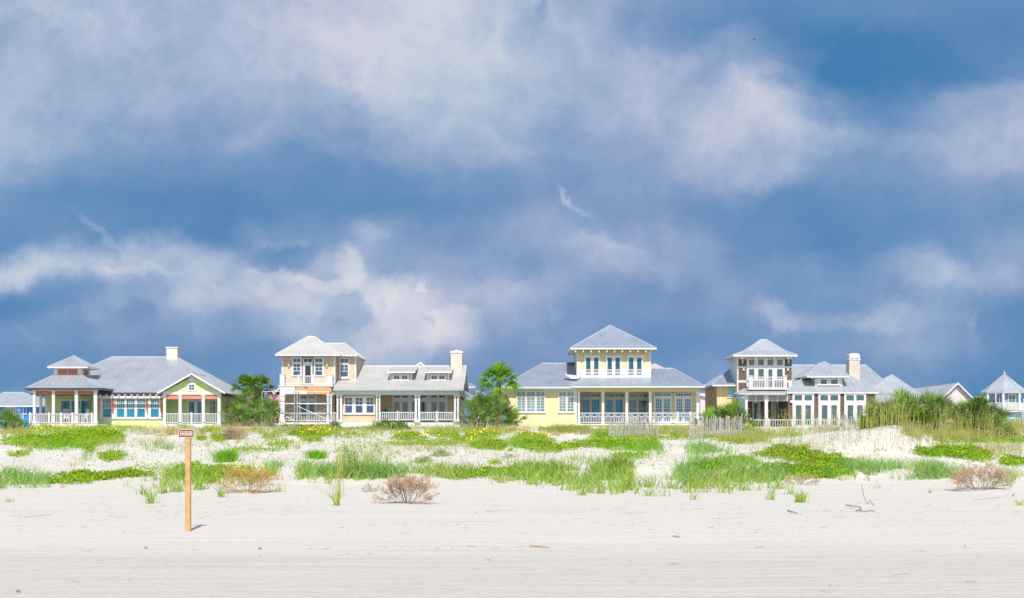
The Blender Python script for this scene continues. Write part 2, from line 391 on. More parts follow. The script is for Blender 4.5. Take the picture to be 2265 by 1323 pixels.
class House:
    def __init__(s, name, label, Y, px, cat='house', base=2.3):
        s.Y = Y; s.root = thing(name, (wx(px, Y), Y, base), label, cat)
    def x(s, px, d=0): return wx(px, s.Y + d)
    def z(s, py, d=0): return wz(py, s.Y + d)
    def bx(s, mb, p0, p1, q0, q1, d0, d1):
        mb.box(s.x(p0, d0), s.x(p1, d0), s.Y + d0, s.Y + d1, s.z(q1, d0), s.z(q0, d0))
    def part(s, name, m, boxes, parent=None):
        if name in ('corner_trim', 'rail_board', 'shingle_panel', 'juliet_panel', 'shade', 'foundation', 'torn_sheathing', 'base_board') and len(boxes) > 1:
            for b in boxes: o = s.part(name, m, [b], parent)
            return o
        mb = MB()
        for b in boxes: s.bx(mb, *b)
        return mb.build(name, m, parent or s.root)
    def window(s, name, rect, d, panes, m=white, g=glass, mun=.035, proud=.07, munm=None):
        """rect px; panes = (px0,px1,py0,py1,cols,rows)"""
        y1 = s.Y + d - .002; y0 = s.Y + d - proud
        conv = lambda r: (s.x(r[0], d), s.x(r[1], d), s.z(r[3], d), s.z(r[2], d))
        mb = MB(); H = [conv(p) for p in panes]
        plate(mb, conv(rect), H, y0, y1)
        pb = MB()
        for h, p in zip(H, panes):
            pb.box(h[0], h[1], y0 + .035, y1 - .001, h[2], h[3])
            for k in range(1, p[4]):
                xx = h[0] + (h[1] - h[0]) * k / p[4]; mb.box(xx - mun / 2, xx + mun / 2, y0 + .012, y0 + .034, h[2], h[3])
            for k in range(1, p[5]):
                zz = h[2] + (h[3] - h[2]) * k / p[5]; mb.box(h[0], h[1], y0 + .014, y0 + .034, zz - mun / 2, zz + mun / 2)
        if name == 'window':                                   # projecting sill
            r = conv(rect); mb.box(r[0] - .04, r[1] + .04, y0 - .05, y0 - .001, r[2], r[2] + .06)
        o = mb.build(name, m, s.root); pb.build('pane', g, o); return o
    def column(s, p0, p1, q0, q1, d, m=white, depth=None):
        x0, x1 = s.x(p0, d), s.x(p1, d); z0, z1 = s.z(q1, d), s.z(q0, d); w = depth or (x1 - x0); y = s.Y + d
        mb = MB(); mb.box(x0 + .02, x1 - .02, y + .02, y + w - .02, z0 + .22, z1 - .12)
        mb.box(x0 - .02, x1 + .02, y - .02, y + w + .02, z0, z0 + .22)
        mb.box(x0 - .025, x1 + .025, y - .025, y + w + .025, z1 - .12, z1)
        zz = z0 + (z1 - z0) * .80; mb.box(x0 + .0, x1 - .0, y, y + w, zz, zz + .05)
        return mb.build('column', m, s.root)
    def rail(s, p0, p1, q0, q1, d, m=white, sp=.13, bw=.038, posts=(), pattern=None, name='railing', pw=.12):
        x0, x1 = s.x(p0, d), s.x(p1, d); z0, z1 = s.z(q1, d), s.z(q0, d); y = s.Y + d
        mb = MB(); mb.box(x0, x1, y - .045, y + .045, z1 - .06, z1); mb.box(x0, x1, y - .03, y + .03, z0 + .05, z0 + .11)
        zt = z1 - .06
        if pattern:                                            # crossed lattice band under the top rail
            hb = pattern; zt = z1 - .06 - hb
            mb.box(x0, x1, y - .025, y + .025, zt - .04, zt)
            n = max(2, round((x1 - x0) / (hb * 2.1))); w = (x1 - x0) / n
            for k in range(n):
                a, b = x0 + k * w, x0 + (k + 1) * w
                mb.bar((a, y, zt), (b, y, z1 - .06), .03, .045, up=(0, 1, 0)); mb.bar((a, y + .002, z1 - .06), (b, y + .002, zt), .03, .045, up=(0, 1, 0))
            zt -= .04
        n = max(1, round((x1 - x0) / sp))
        for k in range(n + 1):
            xx = x0 + (x1 - x0) * k / n; mb.box(xx - bw / 2, xx + bw / 2, y - .018, y + .018, z0 + .11, zt)
        for p in posts:
            xx = s.x(p, d); mb.box(xx - pw / 2, xx + pw / 2, y - pw / 2, y + pw / 2, z0, z1 + .06)
            mb.box(xx - pw / 2 - .02, xx + pw / 2 + .02, y - pw / 2 - .02, y + pw / 2 + .02, z1 + .06, z1 + .09)
        return mb.build(name, m, s.root)
    def railY(s, X, d0, d1, q0, q1, m=white, sp=.13):
        z0, z1 = s.z(q1, d0), s.z(q0, d0); mb = MB(); a, b = s.Y + d0, s.Y + d1
        mb.box(X - .04, X + .04, a, b, z1 - .06, z1); mb.box(X - .03, X + .03, a, b, z0 + .05, z0 + .11)
        n = round((b - a) / sp)
        for k in range(n): yy = a + (b - a) * (k + .5) / n; mb.box(X - .018, X + .018, yy - .019, yy + .019, z0 + .11, z1 - .06)
        return mb.build('railing', m, s.root)
def gable_roof(mb, x0, x1, y0, y1, ze, xr, zr, sp=.45):
    slope_face(mb, [(x0, y0, ze), (xr, y0, zr), (xr, y1, zr), (x0, y1, ze)], 1, sp)
    slope_face(mb, [(xr, y0, zr), (x1, y0, ze), (x1, y1, ze), (xr, y1, zr)], 1, sp)
    cap(mb, (xr, y0, zr), (xr, y1, zr)); mb.cur = 1
    mb.bar((x0, y0 - .02, ze), (xr, y0 - .02, zr), .06, .13); mb.bar((xr, y0 - .024, zr), (x1, y0 - .024, ze), .06, .13); mb.cur = 0

# ================================================================== HOUSE 1 : lime green cottage
def house_1():
    h = House('lime_cottage', 'lime green beach cottage with salmon shades, square cupola porch and grey hip roof', 112, 300)
    r = h.root; W = h.Y
    # main block
    xl, xr = h.x(121, 4), -23.2
    h_wall = MB(); h_wall.box(xl, xr, W + 2.0, W + 12, 2.3, 5.22); h_wall.build('wall', lime, r)
    mid = MB(); mid.box(h.x(218, .9), h.x(360, .9), W + .9, W + 2.0, 2.3, h.z(870, .9)); mid.build('bay_wall', lime, r)
    mb = MB(); ze = h.z(869.5, .4)
    hip(mb, h.x(121, 4) - .7, -22.76, W + .4, W + 12.4, ze, -33.35, -27.95, W + 6.5, wz(790.6, W + 6.5))
    roof = mb.build('roof', [metal_blue, metal_cap], r)
    mb = MB(); eave(mb, h.x(121, 4) - .7, -22.76, W + .4, W + 12.4, ze, .16); mb.build('gutter', dark, roof)
    c = MB(); cy = W + 6.0; cx0, cx1 = wx(368, cy), wx(392, cy); c.box(cx0, cx1, cy, cy + 1.3, 7.2, wz(770, cy)); ch = c.build('chimney', stucco, r)
    c = MB(); c.box(cx0 - .06, cx1 + .06, cy - .06, cy + 1.36, wz(770, cy), wz(767.5, cy)); c.build('chimney_cap', cream, ch)
    # windows of the middle bay
    d = .9
    for fr, gl in (((221, 255), [(228, 246)]), ((256, 326), [(259, 275.5), (281, 298), (304, 321)]), ((327, 358.5), [(334, 351.5)])):
        panes = []
        for a, b in gl: panes += [(a, b, 883, 902.3, 4, 2), (a, b, 904, 922.5, 1, 1)]
        h.window('window', (fr[0], fr[1], 877.5, 927), d, panes, g=glass)
    p = MB(); y = W + .1; zb = wz(881, y); zt = wz(876.5, y)
    p.box(wx(214, y), wx(360, y), y, y + .12, zb, zt)
    k = 222
    while k < 360: p.box(wx(k - .9, y), wx(k + .9, y), y - .25, W + .88, zt + .002, zt + .15); k += 13.9
    p.build('pergola', white, r)
    for px in (219, 250.5, 326, 357):
        b = MB(); y1 = W + .82; xx = wx(px, y1); zz = h.z(881.5, .9); zz0 = h.z(914, .9)
        b.bar((xx, y1, zz0), (xx, y1, zz), .09, .09); b.bar((xx, y1 - .05, zz0 + .1), (xx, W + .15, zz - .03), .08, .08); b.bar((xx, W + .12, zz - .05), (xx, y1, zz - .05), .08, .09)
        b.build('bracket', salmon, r)
    # cupola porch
    P = House.__new__(House); P.Y = 110; P.root = r
    for a, b in ((72, 79), (114, 121.3), (164.5, 172.3), (206.5, 214.5)): P.column(a, b, 863, 937, 0, white)
    for a, b in ((86, 92), (99, 104.5)): P.column(a, b, 872, 934, 4.2 if a < 90 else 5.2, white)
    P.part('shade', dullred, [(79, 114, 864.5, 873.5, .08, .16), (121.3, 164.5, 864.5, 873.5, .08, .16), (172.3, 206.5, 864.5, 873.5, .08, .16)])
    P.part('beam', cream, [(71.5, 215, 860.5, 864.4, 0, .3), (71.5, 78, 861, 868, .32, 6)])
    P.part('porch_floor', white, [(60, 215, 937.5, 950, -.15, 5.9)])
    P.rail(66, 206, 915, 937.5, -.02, white, posts=(66.5, 109, 135.5, 160.5, 203))
    P.railY(P.x(66, 0), .05, 5.6, 915, 937.5)
    P.window('door', (134, 200, 883, 937), 3.98, [(136, 155, 887, 935, 1, 1), (159, 167, 887, 935, 1, 1), (172, 177, 887, 935, 1, 1), (180, 199, 887, 935, 1, 1)], m=cream, g=glass)
    mb = MB(); ez = P.z(859, -.3)
    X0, X1, Y0, Y1 = P.x(57, -.3), P.x(226, -.3), 109.7, 116.5
    cx0, cx1, cyf = P.x(119, 2), P.x(181, 2), 112.0
    cyb = cyf + (cx1 - cx0); zc = wz(831, cyf)
    slope_face(mb, [(X0, Y0, ez), (X1, Y0, ez), (cx1, cyf, zc), (cx0, cyf, zc)], 0)
    slope_face(mb, [(X1, Y0, ez), (X1, Y1, ez), (cx1, cyb, zc), (cx1, cyf, zc)], 1)
    slope_face(mb, [(X0, Y1, ez), (X0, Y0, ez), (cx0, cyf, zc), (cx0, cyb, zc)], 1)
    slope_face(mb, [(X1, Y1, ez), (X0, Y1, ez), (cx0, cyb, zc), (cx1, cyb, zc)], 0)
    cap(mb, (X0, Y0, ez), (cx0, cyf, zc)); cap(mb, (X1, Y0, ez), (cx1, cyf, zc)); cap(mb, (X0, Y1, ez), (cx0, cyb, zc)); mb.cur = 0
    pr = mb.build('porch_roof', [metal_blue, metal_cap], r)
    mb = MB(); eave(mb, X0, X1, Y0, Y1, ez, .14); mb.build('gutter', dark, pr)
    mb = MB(); mb.box(cx0, cx1, cyf, cyb, zc - .3, wz(812, cyf)); cu = mb.build('cupola', white, r)
    for a, b in ((128, 149), (150.7, 171.3)): mb = MB(); mb.box(wx(a, cyf), wx(b, cyf), cyf - .03, cyf - .002, wz(829, cyf), wz(817, cyf)); mb.build('louver', dullred, cu)
    mb = MB(); mb.box(cx1 + .002, cx1 + .03, cyf + .5, cyf + 1.7, wz(828, cyf), wz(817.5, cyf))
    mb.build('louver', dullred, cu)
    mb = MB(); ce = wz(812, cyf - .55); xa, xb = wx(105.5, cyf - .55), wx(193, cyf - .55)
    hip(mb, xa, xb, cyf - .55, cyb + .55, ce, (xa + xb) / 2, (xa + xb) / 2, (cyf + cyb) / 2, wz(788.5, (cyf + cyb) / 2), .4)
    cr = mb.build('cupola_roof', [metal_blue, metal_cap], r)
    mb = MB(); eave(mb, xa, xb, cyf - .55, cyb + .55, ce, .08); mb.build('fascia', white, cr)
    # gabled porch
    G = House.__new__(House); G.Y = 111.5; G.root = r
    for a, b in ((360, 367.2), (394.3, 402), (445.5, 453.2), (480.3, 488.3)): G.column(a, b, 873.2, 943, 0, white)
    G.part('beam', white, [(360, 488.3, 866, 873, -.02, .3)])
    G.part('shade', salmon, [(367.2, 394.3, 873.6, 883, .08, .16), (402, 445.5, 873.6, 883, .08, .16), (453.2, 480.3, 873.6, 883, .08, .16)])
    G.rail(367, 480.5, 914.5, 937.5, .05, white, posts=(423.5,))
    G.railY(G.x(488, 0) - .08, .3, 2.4, 914.5, 937.5)
    G.part('porch_floor', white, [(359, 489, 937.6, 947, -.1, 2.5)])
    G.window('door', (414, 448, 884, 937), 2.5, [(418, 430, 889, 935, 1, 1), (437, 446, 889, 935, 1, 1)], m=cream, g=glass)
    G.window('window', (462, 478, 884, 922), 2.5, [(464.5, 476, 887, 918, 2, 3)], m=cream, g=glass_slate)
    xa, xm, xb = G.x(348, -.5), G.x(423.8, -.5), G.x(497.5, -.5); zr, zg = G.z(827, -.5), G.z(870.2, -.5)
    mb = MB(); gable_roof(mb, xa, xb, G.Y - .5, G.Y + 4.5, zg, xm, zr); mb.build('gable_roof', [metal_blue, white], r)
    mb = MB(); x0, x1 = G.x(362, 0), G.x(487, 0); k = (zr - zg) / (xm - xa)
    mb.prism([(x0, G.z(866.3, 0)), (x1, G.z(866.3, 0)), (x1, max(G.z(866.3, 0), zr - (x1 - xm) * k - .12)), (xm, zr - .12), (x0, max(G.z(866.3, 0), zr - (xm - x0) * k - .12))], G.Y + .05, G.Y + 1.5)
    mb.build('gable_wall', lime, r)
    G.window('window', (414.5, 434, 847, 866), .05, [(419, 429.5, 851.5, 862.5, 2, 2)], g=glass_slate)
    mb = MB(); mb.prism([(G.x(416, 0), G.z(845.5, 0)), (G.x(432, 0), G.z(845.5, 0)), (G.x(430, 0), G.z(834, 0)), (G.x(423.8, 0), G.z(830.5, 0)), (G.x(417.6, 0), G.z(834, 0))], G.Y - .0, G.Y + .045)
    mb.build('louver', white, r)
    # side wall bits
    for y in (115.2, 117.2):
        mb = MB(); mb.box(-23.2, -23.16, y, y + .55, 3.3, 4.75); mb.build('shutter', pink, r)
    for y in (118.8, 122.6):
        mb = MB(); mb.tube([(-22.85, y, 5.2), (-22.95, y, 4.9), (-23.1, y, 4.7), (-23.1, y, 2.4)], [.05] * 4); mb.build('downpipe', dark, r)
house_1()

# ================================================================== HOUSE 2 : tan house with tower, under repair
def house_2():
    h = House('tan_tower_house', 'tan house with two-storey tower, two flat dormers and torn porch fascia under repair', 111, 820)
    r = h.root; Y = h.Y
    # tower
    T = 2.2
    h.part('tower_wall', tan, [(623.5, 741, 784, 935, T, T + 7)])
    h.part('corner_trim', white, [(622.5, 625.5, 785, 852, T - .03, T + .2), (738, 741.5, 785, 852, T - .03, T + .2)])
    h.part('side_wall', tan, [(741.2, 787.5, 786, 845, T + 1.3, T + 7.5)])
    h.part('corner_trim', white, [(784.5, 787.8, 787, 843, T + 1.27, T + 1.5)])
    mb = MB(); ye = Y + 1.4; ze = wz(785, ye); x0, x1 = wx(609.5, ye), wx(751, ye)
    hip(mb, x0, x1, ye, ye + 6.6, ze, wx(681, ye + 3.3), wx(695, ye + 3.3), ye + 3.3, wz(745.5, ye + 3.3), .4)
    t1 = mb.build('tower_roof', [metal_warm, cap_warm], r); mb = MB(); eave(mb, x0, x1, ye, ye + 6.6, ze, .08); mb.build('fascia', white, t1)
    mb = MB(); ye = Y + 2.9; ze = wz(786.5, ye) + .02; x0, x1 = wx(700, ye), wx(789.5, ye)
    hip(mb, x0, x1, ye, ye + 7, ze, wx(720, ye + 3.6), wx(763, ye + 3.6), ye + 3.6, wz(760.5, ye + 3.6), .4)
    t2 = mb.build('tower_roof', [metal_warm, cap_warm], r); mb = MB(); eave(mb, x0, x1, ye, ye + 7, ze, .08); mb.build('fascia', white, t2)
    P = [(649, 664.5, 793, 801.2, 2, 1), (649.3, 664.2, 806, 820, 2, 2), (649.3, 664.2, 821.3, 830, 1, 1)]
    h.window('window', (645.5, 668, 789.5, 832), T, P, g=glass_navy)
    h.window('window', (694, 717, 789.5, 832), T, [(a + 48.6, b + 48.6, c, e, f, g) for a, b, c, e, f, g in P], g=glass_navy)
    h.part('recess_dark_sheet', glass_dark, [(668.2, 693.8, 790.5, 852, T - .02, T - .003)])  # the dark of the recess is put into this flat sheet's colour
    h.window('door', (670, 691.5, 792, 851), T - .03, [(672.5, 690, 793.5, 801, 2, 1), (675, 687.5, 809, 831, 1, 1), (675, 687.5, 833, 849, 1, 1)], g=glass_dark, proud=.05)
    h.window('window', (750, 772.5, 791, 838.5), T + 1.3, [(753.5, 770, 794, 801.5, 2, 1), (753.8, 769.6, 807.5, 820.5, 2, 2), (753.8, 769.6, 822, 833, 1, 1)], g=glass_navy)
    for px in (639, 723):
        mb = MB(); x = h.x(px, T); z = h.z(807, T); mb.tube([(x, Y + T - .12, z - .15), (x, Y + T - .12, z + .1), (x, Y + T - .1, z + .16)], [.07, .08, .02]); mb.box(x - .02, x + .02, Y + T - .1, Y + T, z + .08, z + .12)
        mb.build('wall_lamp', white, r)
    # balcony
    for a, b in ((618.8, 629.5), (724.5, 735.2)):
        mb = MB(); h.bx(mb, a, b, 829.5, 852, -.02, .35); h.bx(mb, a - .8, b + .8, 827.6, 829.4, -.06, .39); mb.build('balcony_post', white, r)
    h.rail(629.5, 724.5, 831, 851, .12, white, posts=(661, 692.5))
    h.part('rail_panel', white, [(631, 640, 843, 851, .2, .22)]) if False else None
    h.railY(h.x(735, 0) - .15, .4, T - .1, 831, 851)
    h.railY(h.x(619, 0) + .15, .4, T - .1, 831, 851)
    h.part('balcony_deck', white, [(616, 737.5, 852.2, 855, -.03, T)])
    for a, b, c, d in ((618.5, 652.5, 856.2, 863.9), (618.5, 678.5, 864.2, 872)): mb = MB(); h.bx(mb, a, b, c, d, 0, .09); mb.build('fascia_board', white, r)
    h.part('exposed_sheathing', plywood, [(646, 733, 855.3, 872, .1, .35)])
    h.part('torn_sheathing', plywood, [(680, 729, 856, 872, .0, .09), (655, 674, 856.6, 864, .02, .09)])
    for a, b in ((619, 630), (722.5, 727.3), (729.8, 734.3)): h.column(a, b, 872.2, 934, 0 if a < 700 else .05, white, depth=.3)
    h.part('porch_floor', white, [(616, 728.5, 934.2, 938.8, -.15, T), (728.6, 833, 934.4, 945, .6, 4)])
    h.part('foundation', plywood, [(620, 651, 939, 949, .1, .5), (700, 727, 939, 949, .1, .5)])
    h.part('crawl_shade_block', interior, [(619, 729, 939, 950, .55, 3)])  # solid dark block added for the shade under the porch floor
    h.rail(630, 722, 913, 933, .2, cream)
    h.rail(734.5, 744, 912, 932, .3, white)
    h.window('door', (661.5, 702, 874, 933), T, [(666, 677.5, 876, 881.5, 2, 1), (684.5, 696, 876, 881.5, 2, 1), (666.5, 677, 890, 926, 1, 1), (684.7, 695.5, 890, 926, 1, 1)], m=seafoam, g=glass_navy)
    # main wing
    h.part('wall', tan, [(741, 1016.5, 868, 935, 3.3, 13)])
    h.part('bay_wall', tan, [(757, 830.5, 873, 936, 1.0, 3.3)])
    h.part('foundation', white, [(757, 1016.5, 934.5, 952, .7, 12)])
    h.part('beam', seafoam, [(734.6, 1016.5, 862.2, 873.2, .45, .8)])
    X1 = wx(1016.5, Y + .45)
    mb = MB(); mb.box(X1 - .3, X1, Y + .8, Y + 13, wz(873.2, Y + .45), wz(862.2, Y + .45)); mb.box(X1 - .12, X1 - .02, Y + 3.3, Y + 12.9, 2.3, 5.2); mb.build('side_wall', tan, r)
    for a, b in ((744, 749), (751, 757), (831, 835.6), (837, 841.6), (917, 922.5), (923.8, 929.3), (1003.8, 1009), (1010.4, 1015.6)):
        h.column(a, b, 873.4, 934, .5, white)
    h.window('window', (760.5, 828.5, 876.5, 917.5), 1.0, [q for a, b in ((763.8, 779), (787, 802), (811, 826.3)) for q in ((a, b, 879.7, 895.5, 2, 2), (a, b, 897.5, 913, 1, 1))], g=glass_navy)
    h.part('trim_strip', tan, [(757.5, 830, 873.4, 876.2, .96, .99)])
    h.rail(842, 917, 911.5, 931, .6, white, posts=(879.5,), bw=.05, sp=.15); h.rail(929.5, 1003.6, 911.5, 931, .6, white, posts=(966.5,), bw=.05, sp=.15)
    P = []
    for a in (872, 890, 911.5, 931, 954, 972):
        b = a + 12; P += [(a, b, 875.3, 880, 2, 1), (a, b, 889.3, 925, 1, 1)]
    h.window('door', (867.5, 990, 872.5, 931), 3.3, P, m=seafoam, g=glass_navy)
    mb = MB()
    xa, xb = wx(737, Y), wx(1024.5, Y); ze = wz(860.3, Y); yb, zb = Y + 4.3, wz(838.2, Y + 4.3); yr, zr = Y + 7.7, wz(810.5, Y + 7.7)
    slope_face(mb, [(xa, Y, ze), (xb, Y, ze), (xb, yb, zb), (xa, yb, zb)], 0, .42)
    slope_face(mb, [(xa, yb, zb), (xb, yb, zb), (xb, yr, zr), (xa, yr, zr)], 0, .42)
    slope_face(mb, [(xa, yr, zr), (xb, yr, zr), (xb, yr + 7.5, ze), (xa, yr + 7.5, ze)], 0, .42)
    cap(mb, (xa, yr, zr), (xb, yr, zr)); mb.cur = 1
    mb.bar((xb, Y, ze), (xb, yb, zb), .06, .18); mb.bar((xb, yb, zb), (xb, yr, zr), .06, .18); mb.bar((xb, yr, zr), (xb, yr + 7.5, ze), .06, .18); mb.cur = 0
    roof = mb.build('roof', [metal_warm, cap_warm], r)
    mb = MB(); mb.box(xa, xb, Y - .08, Y - .003, ze - .13, ze + .02); mb.box(xa, xb, Y, Y + .5, ze - .1, ze - .06); mb.build('gutter', gutter_grey, roof)
    mb = MB(); s = [(Y + .9, wz(862, Y + .9)), (yb, zb - .15), (yr, zr - .15), (yr + 5, zr - 1.6), (yr + 5, 5), (Y + .9, 5)]
    n = len(s); i = 0; mb.v = [(X1 - .14, a, b) for a, b in s] + [(X1 - .02, a, b) for a, b in s]
    mb.f = [tuple(range(n)), tuple(range(2 * n - 1, n - 1, -1))] + [(k, k + n, (k + 1) % n + n, (k + 1) % n) for k in range(n)]; mb.mi = [0] * len(mb.f)
    mb.build('gable_wall', seafoam, r)
    # dormers
    for a0, a1, w0, w1, gl in ((856.5, 918.5, 862.5, 911.5, ((872, 883.3), (889.5, 901))), (938, 999.5, 944.7, 994, ((954.7, 965.8), (972, 983.3)))):
        yd = Y + 3.5; root = h.root
        D = House.__new__(House); D.Y = yd; D.root = r
        m = MB(); D.bx(m, w0, w1, 823, 843.5, 0, 3.5); dm = m.build('dormer', tan, r)
        w = D.window('window', (868 if a0 < 900 else 951, 905 if a0 < 900 else 987, 828, 842), 0, [(p, q, 831, 839.2, 2, 1) for p, q in gl], g=glass_navy); 
        m = MB(); m.box(D.x(w0), D.x(w0) + .12, yd - .03, yd - .001, D.z(843.5), D.z(823)); m.box(D.x(w1) - .12, D.x(w1), yd - .03, yd - .001, D.z(843.5), D.z(823)); m.build('corner_trim', white, dm)
        m = MB(); z0, z1 = wz(823, yd - .5), wz(812.5, Y + 7.2)
        slope_face(m, [(wx(a0, yd - .5), yd - .5, z0), (wx(a1, yd - .5), yd - .5, z0), (wx(a1, yd - .5), Y + 7.5, z1), (wx(a0, yd - .5), Y + 7.5, z1)], 0, .42)
        m.cur = 1; m.box(wx(a0, yd - .5), wx(a1, yd - .5), yd - .56, yd - .503, z0 - .08, z0 + .02)
        m.build('dormer_roof', [metal_warm, cap_warm], dm)
    mb = MB(); yy = Y + 7.9; xm = wx(930, yy); gable_roof(mb, wx(912, yy), wx(948, yy), yy, yy + 5, wz(815, yy), xm, wz(803, yy), .42)
    mb.prism([(wx(913, yy), wz(815, yy)), (wx(947, yy), wz(815, yy)), (xm, wz(804.5, yy))], yy + .1, yy + 4); mb.build('cross_gable_roof', [metal_warm, cap_warm], r)
    c = MB(); cy = Y + 6.2; c.box(wx(997.2, cy), wx(1022, cy), cy, cy + 1.1, 6.9, wz(781, cy)); ch = c.build('chimney', mat('pink_cream_stucco', (.66, .56, .46), .85, bump=(12, .02), noise=(1.1, .06)), r)
    c = MB(); c.box(wx(995.5, cy), wx(1024, cy), cy - .06, cy + 1.16, wz(781, cy), wz(777, cy)); c.box(wx(998, cy), wx(1021, cy), cy + .04, cy + 1.0, wz(777, cy), wz(775.8, cy)); c.build('chimney_cap', white, ch)
    c = MB(); c.box(wx(1005.5, cy), wx(1015, cy), cy + .3, cy + .8, wz(775.8, cy), wz(773.4, cy)); c.build('flue', stucco2, ch)
    mb = MB(); xs = X1 - .02; mb.box(xs + .002, xs + .03, Y + 6, Y + 7, 3.4, 4.8); mb.build('shutter', teal, r)
    # rear eave seen past the gable end
    mb = MB(); y = Y + 12; slope_face(mb, [(wx(1022, y), y - 3, wz(870, y)), (wx(1041, y), y - 3, wz(877, y)), (wx(1041, y), y + 3, wz(877, y)), (wx(1022, y), y + 3, wz(862, y))][:4] if False else [(wx(1020, y), y - 3, wz(861, y)), (wx(1041, y), y - 3, wz(876, y)), (wx(1041, y), y + 3, wz(876, y)), (wx(1020, y), y + 3, wz(861, y))], 1); mb.build('rear_eave', [metal_warm, cap_warm], r)
house_2()

# scaffolding, tarp beside it
def scaffold():
    Y = 110.3; X = lambda p: wx(p, Y); Z = lambda q: wz(q, Y)
    t = thing('scaffold', (X(650), Y, 2.5), 'steel pipe scaffold with crossed braces in front of the tan tower porch', 'scaffold')
    def fr(px, w):
        mb = MB()
        for p, y in ((px, Y), (px, Y + 1.2)): mb.tube([(X(p), y, Z(943)), (X(p), y, Z(866 if px < 700 else 868))], [.035] * 2)
        for q in (866.5, 893, 916, 939): mb.tube([(X(px), Y, Z(q)), (X(px), Y + 1.2, Z(q))], [.025] * 2)
        mb.build('end_frame', steel, t)
    for p in (579.7, 651.4, 657.5, 728.5): fr(p, 0)
    mb = MB()
    for a, b in ((579.7, 651.4), (657.5, 728.5)):
        for y in (Y - .01, Y + 1.21):
            mb.tube([(X(a), y, Z(893)), (X(b), y, Z(893))], [.04] * 2)
        mb.tube([(X(a), Y - .01, Z(866.3)), (X(b), Y - .01, Z(866.3))], [.025] * 2)
    mb.build('ledger', steel, t)
    for a, b in ((579.7, 651.4), (657.5, 728.5)):
        mb = MB(); mb.tube([(X(a), Y - .04, Z(898)), (X(b), Y - .04, Z(930))], [.018] * 2); mb.tube([(X(a), Y + 1.23, Z(930)), (X(b), Y + 1.23, Z(898))], [.018] * 2); mb.build('cross_brace', steel, t)
    mb = MB(); mb.box(X(579), X(625), Y + .1, Y + .5, Z(940.3), Z(938.8)); mb.build('plank', mat('scaffold_plank', (.6, .58, .5), .8), t)
    mb = MB(); n = 10
    for i in range(n):
        for j in range(5):
            def P(i, j): x = wx(587 + i * 3.2, 109.3); y = 108.8 + j * .3; return (x, y, 2.62 + .36 * math.sin(math.pi * min(1, max(0, (i + .2) / n))) * (.3 + .7 * j / 5) + .04 * rnd.random())
            if i == 0 and j == 0: G = [[P(a, b) for b in range(6)] for a in range(n + 1)]
            mb.quad(G[i][j], G[i + 1][j], G[i + 1][j + 1], G[i][j + 1])
    for i in range(n): mb.quad(G[i][0], (G[i][0][0], 108.8, 2.3), (G[i + 1][0][0], 108.8, 2.3), G[i + 1][0])
    tag(mb.build('tarp', tarp), 'crumpled grey-blue tarp on the ground below the scaffold', 'tarp')
scaffold()

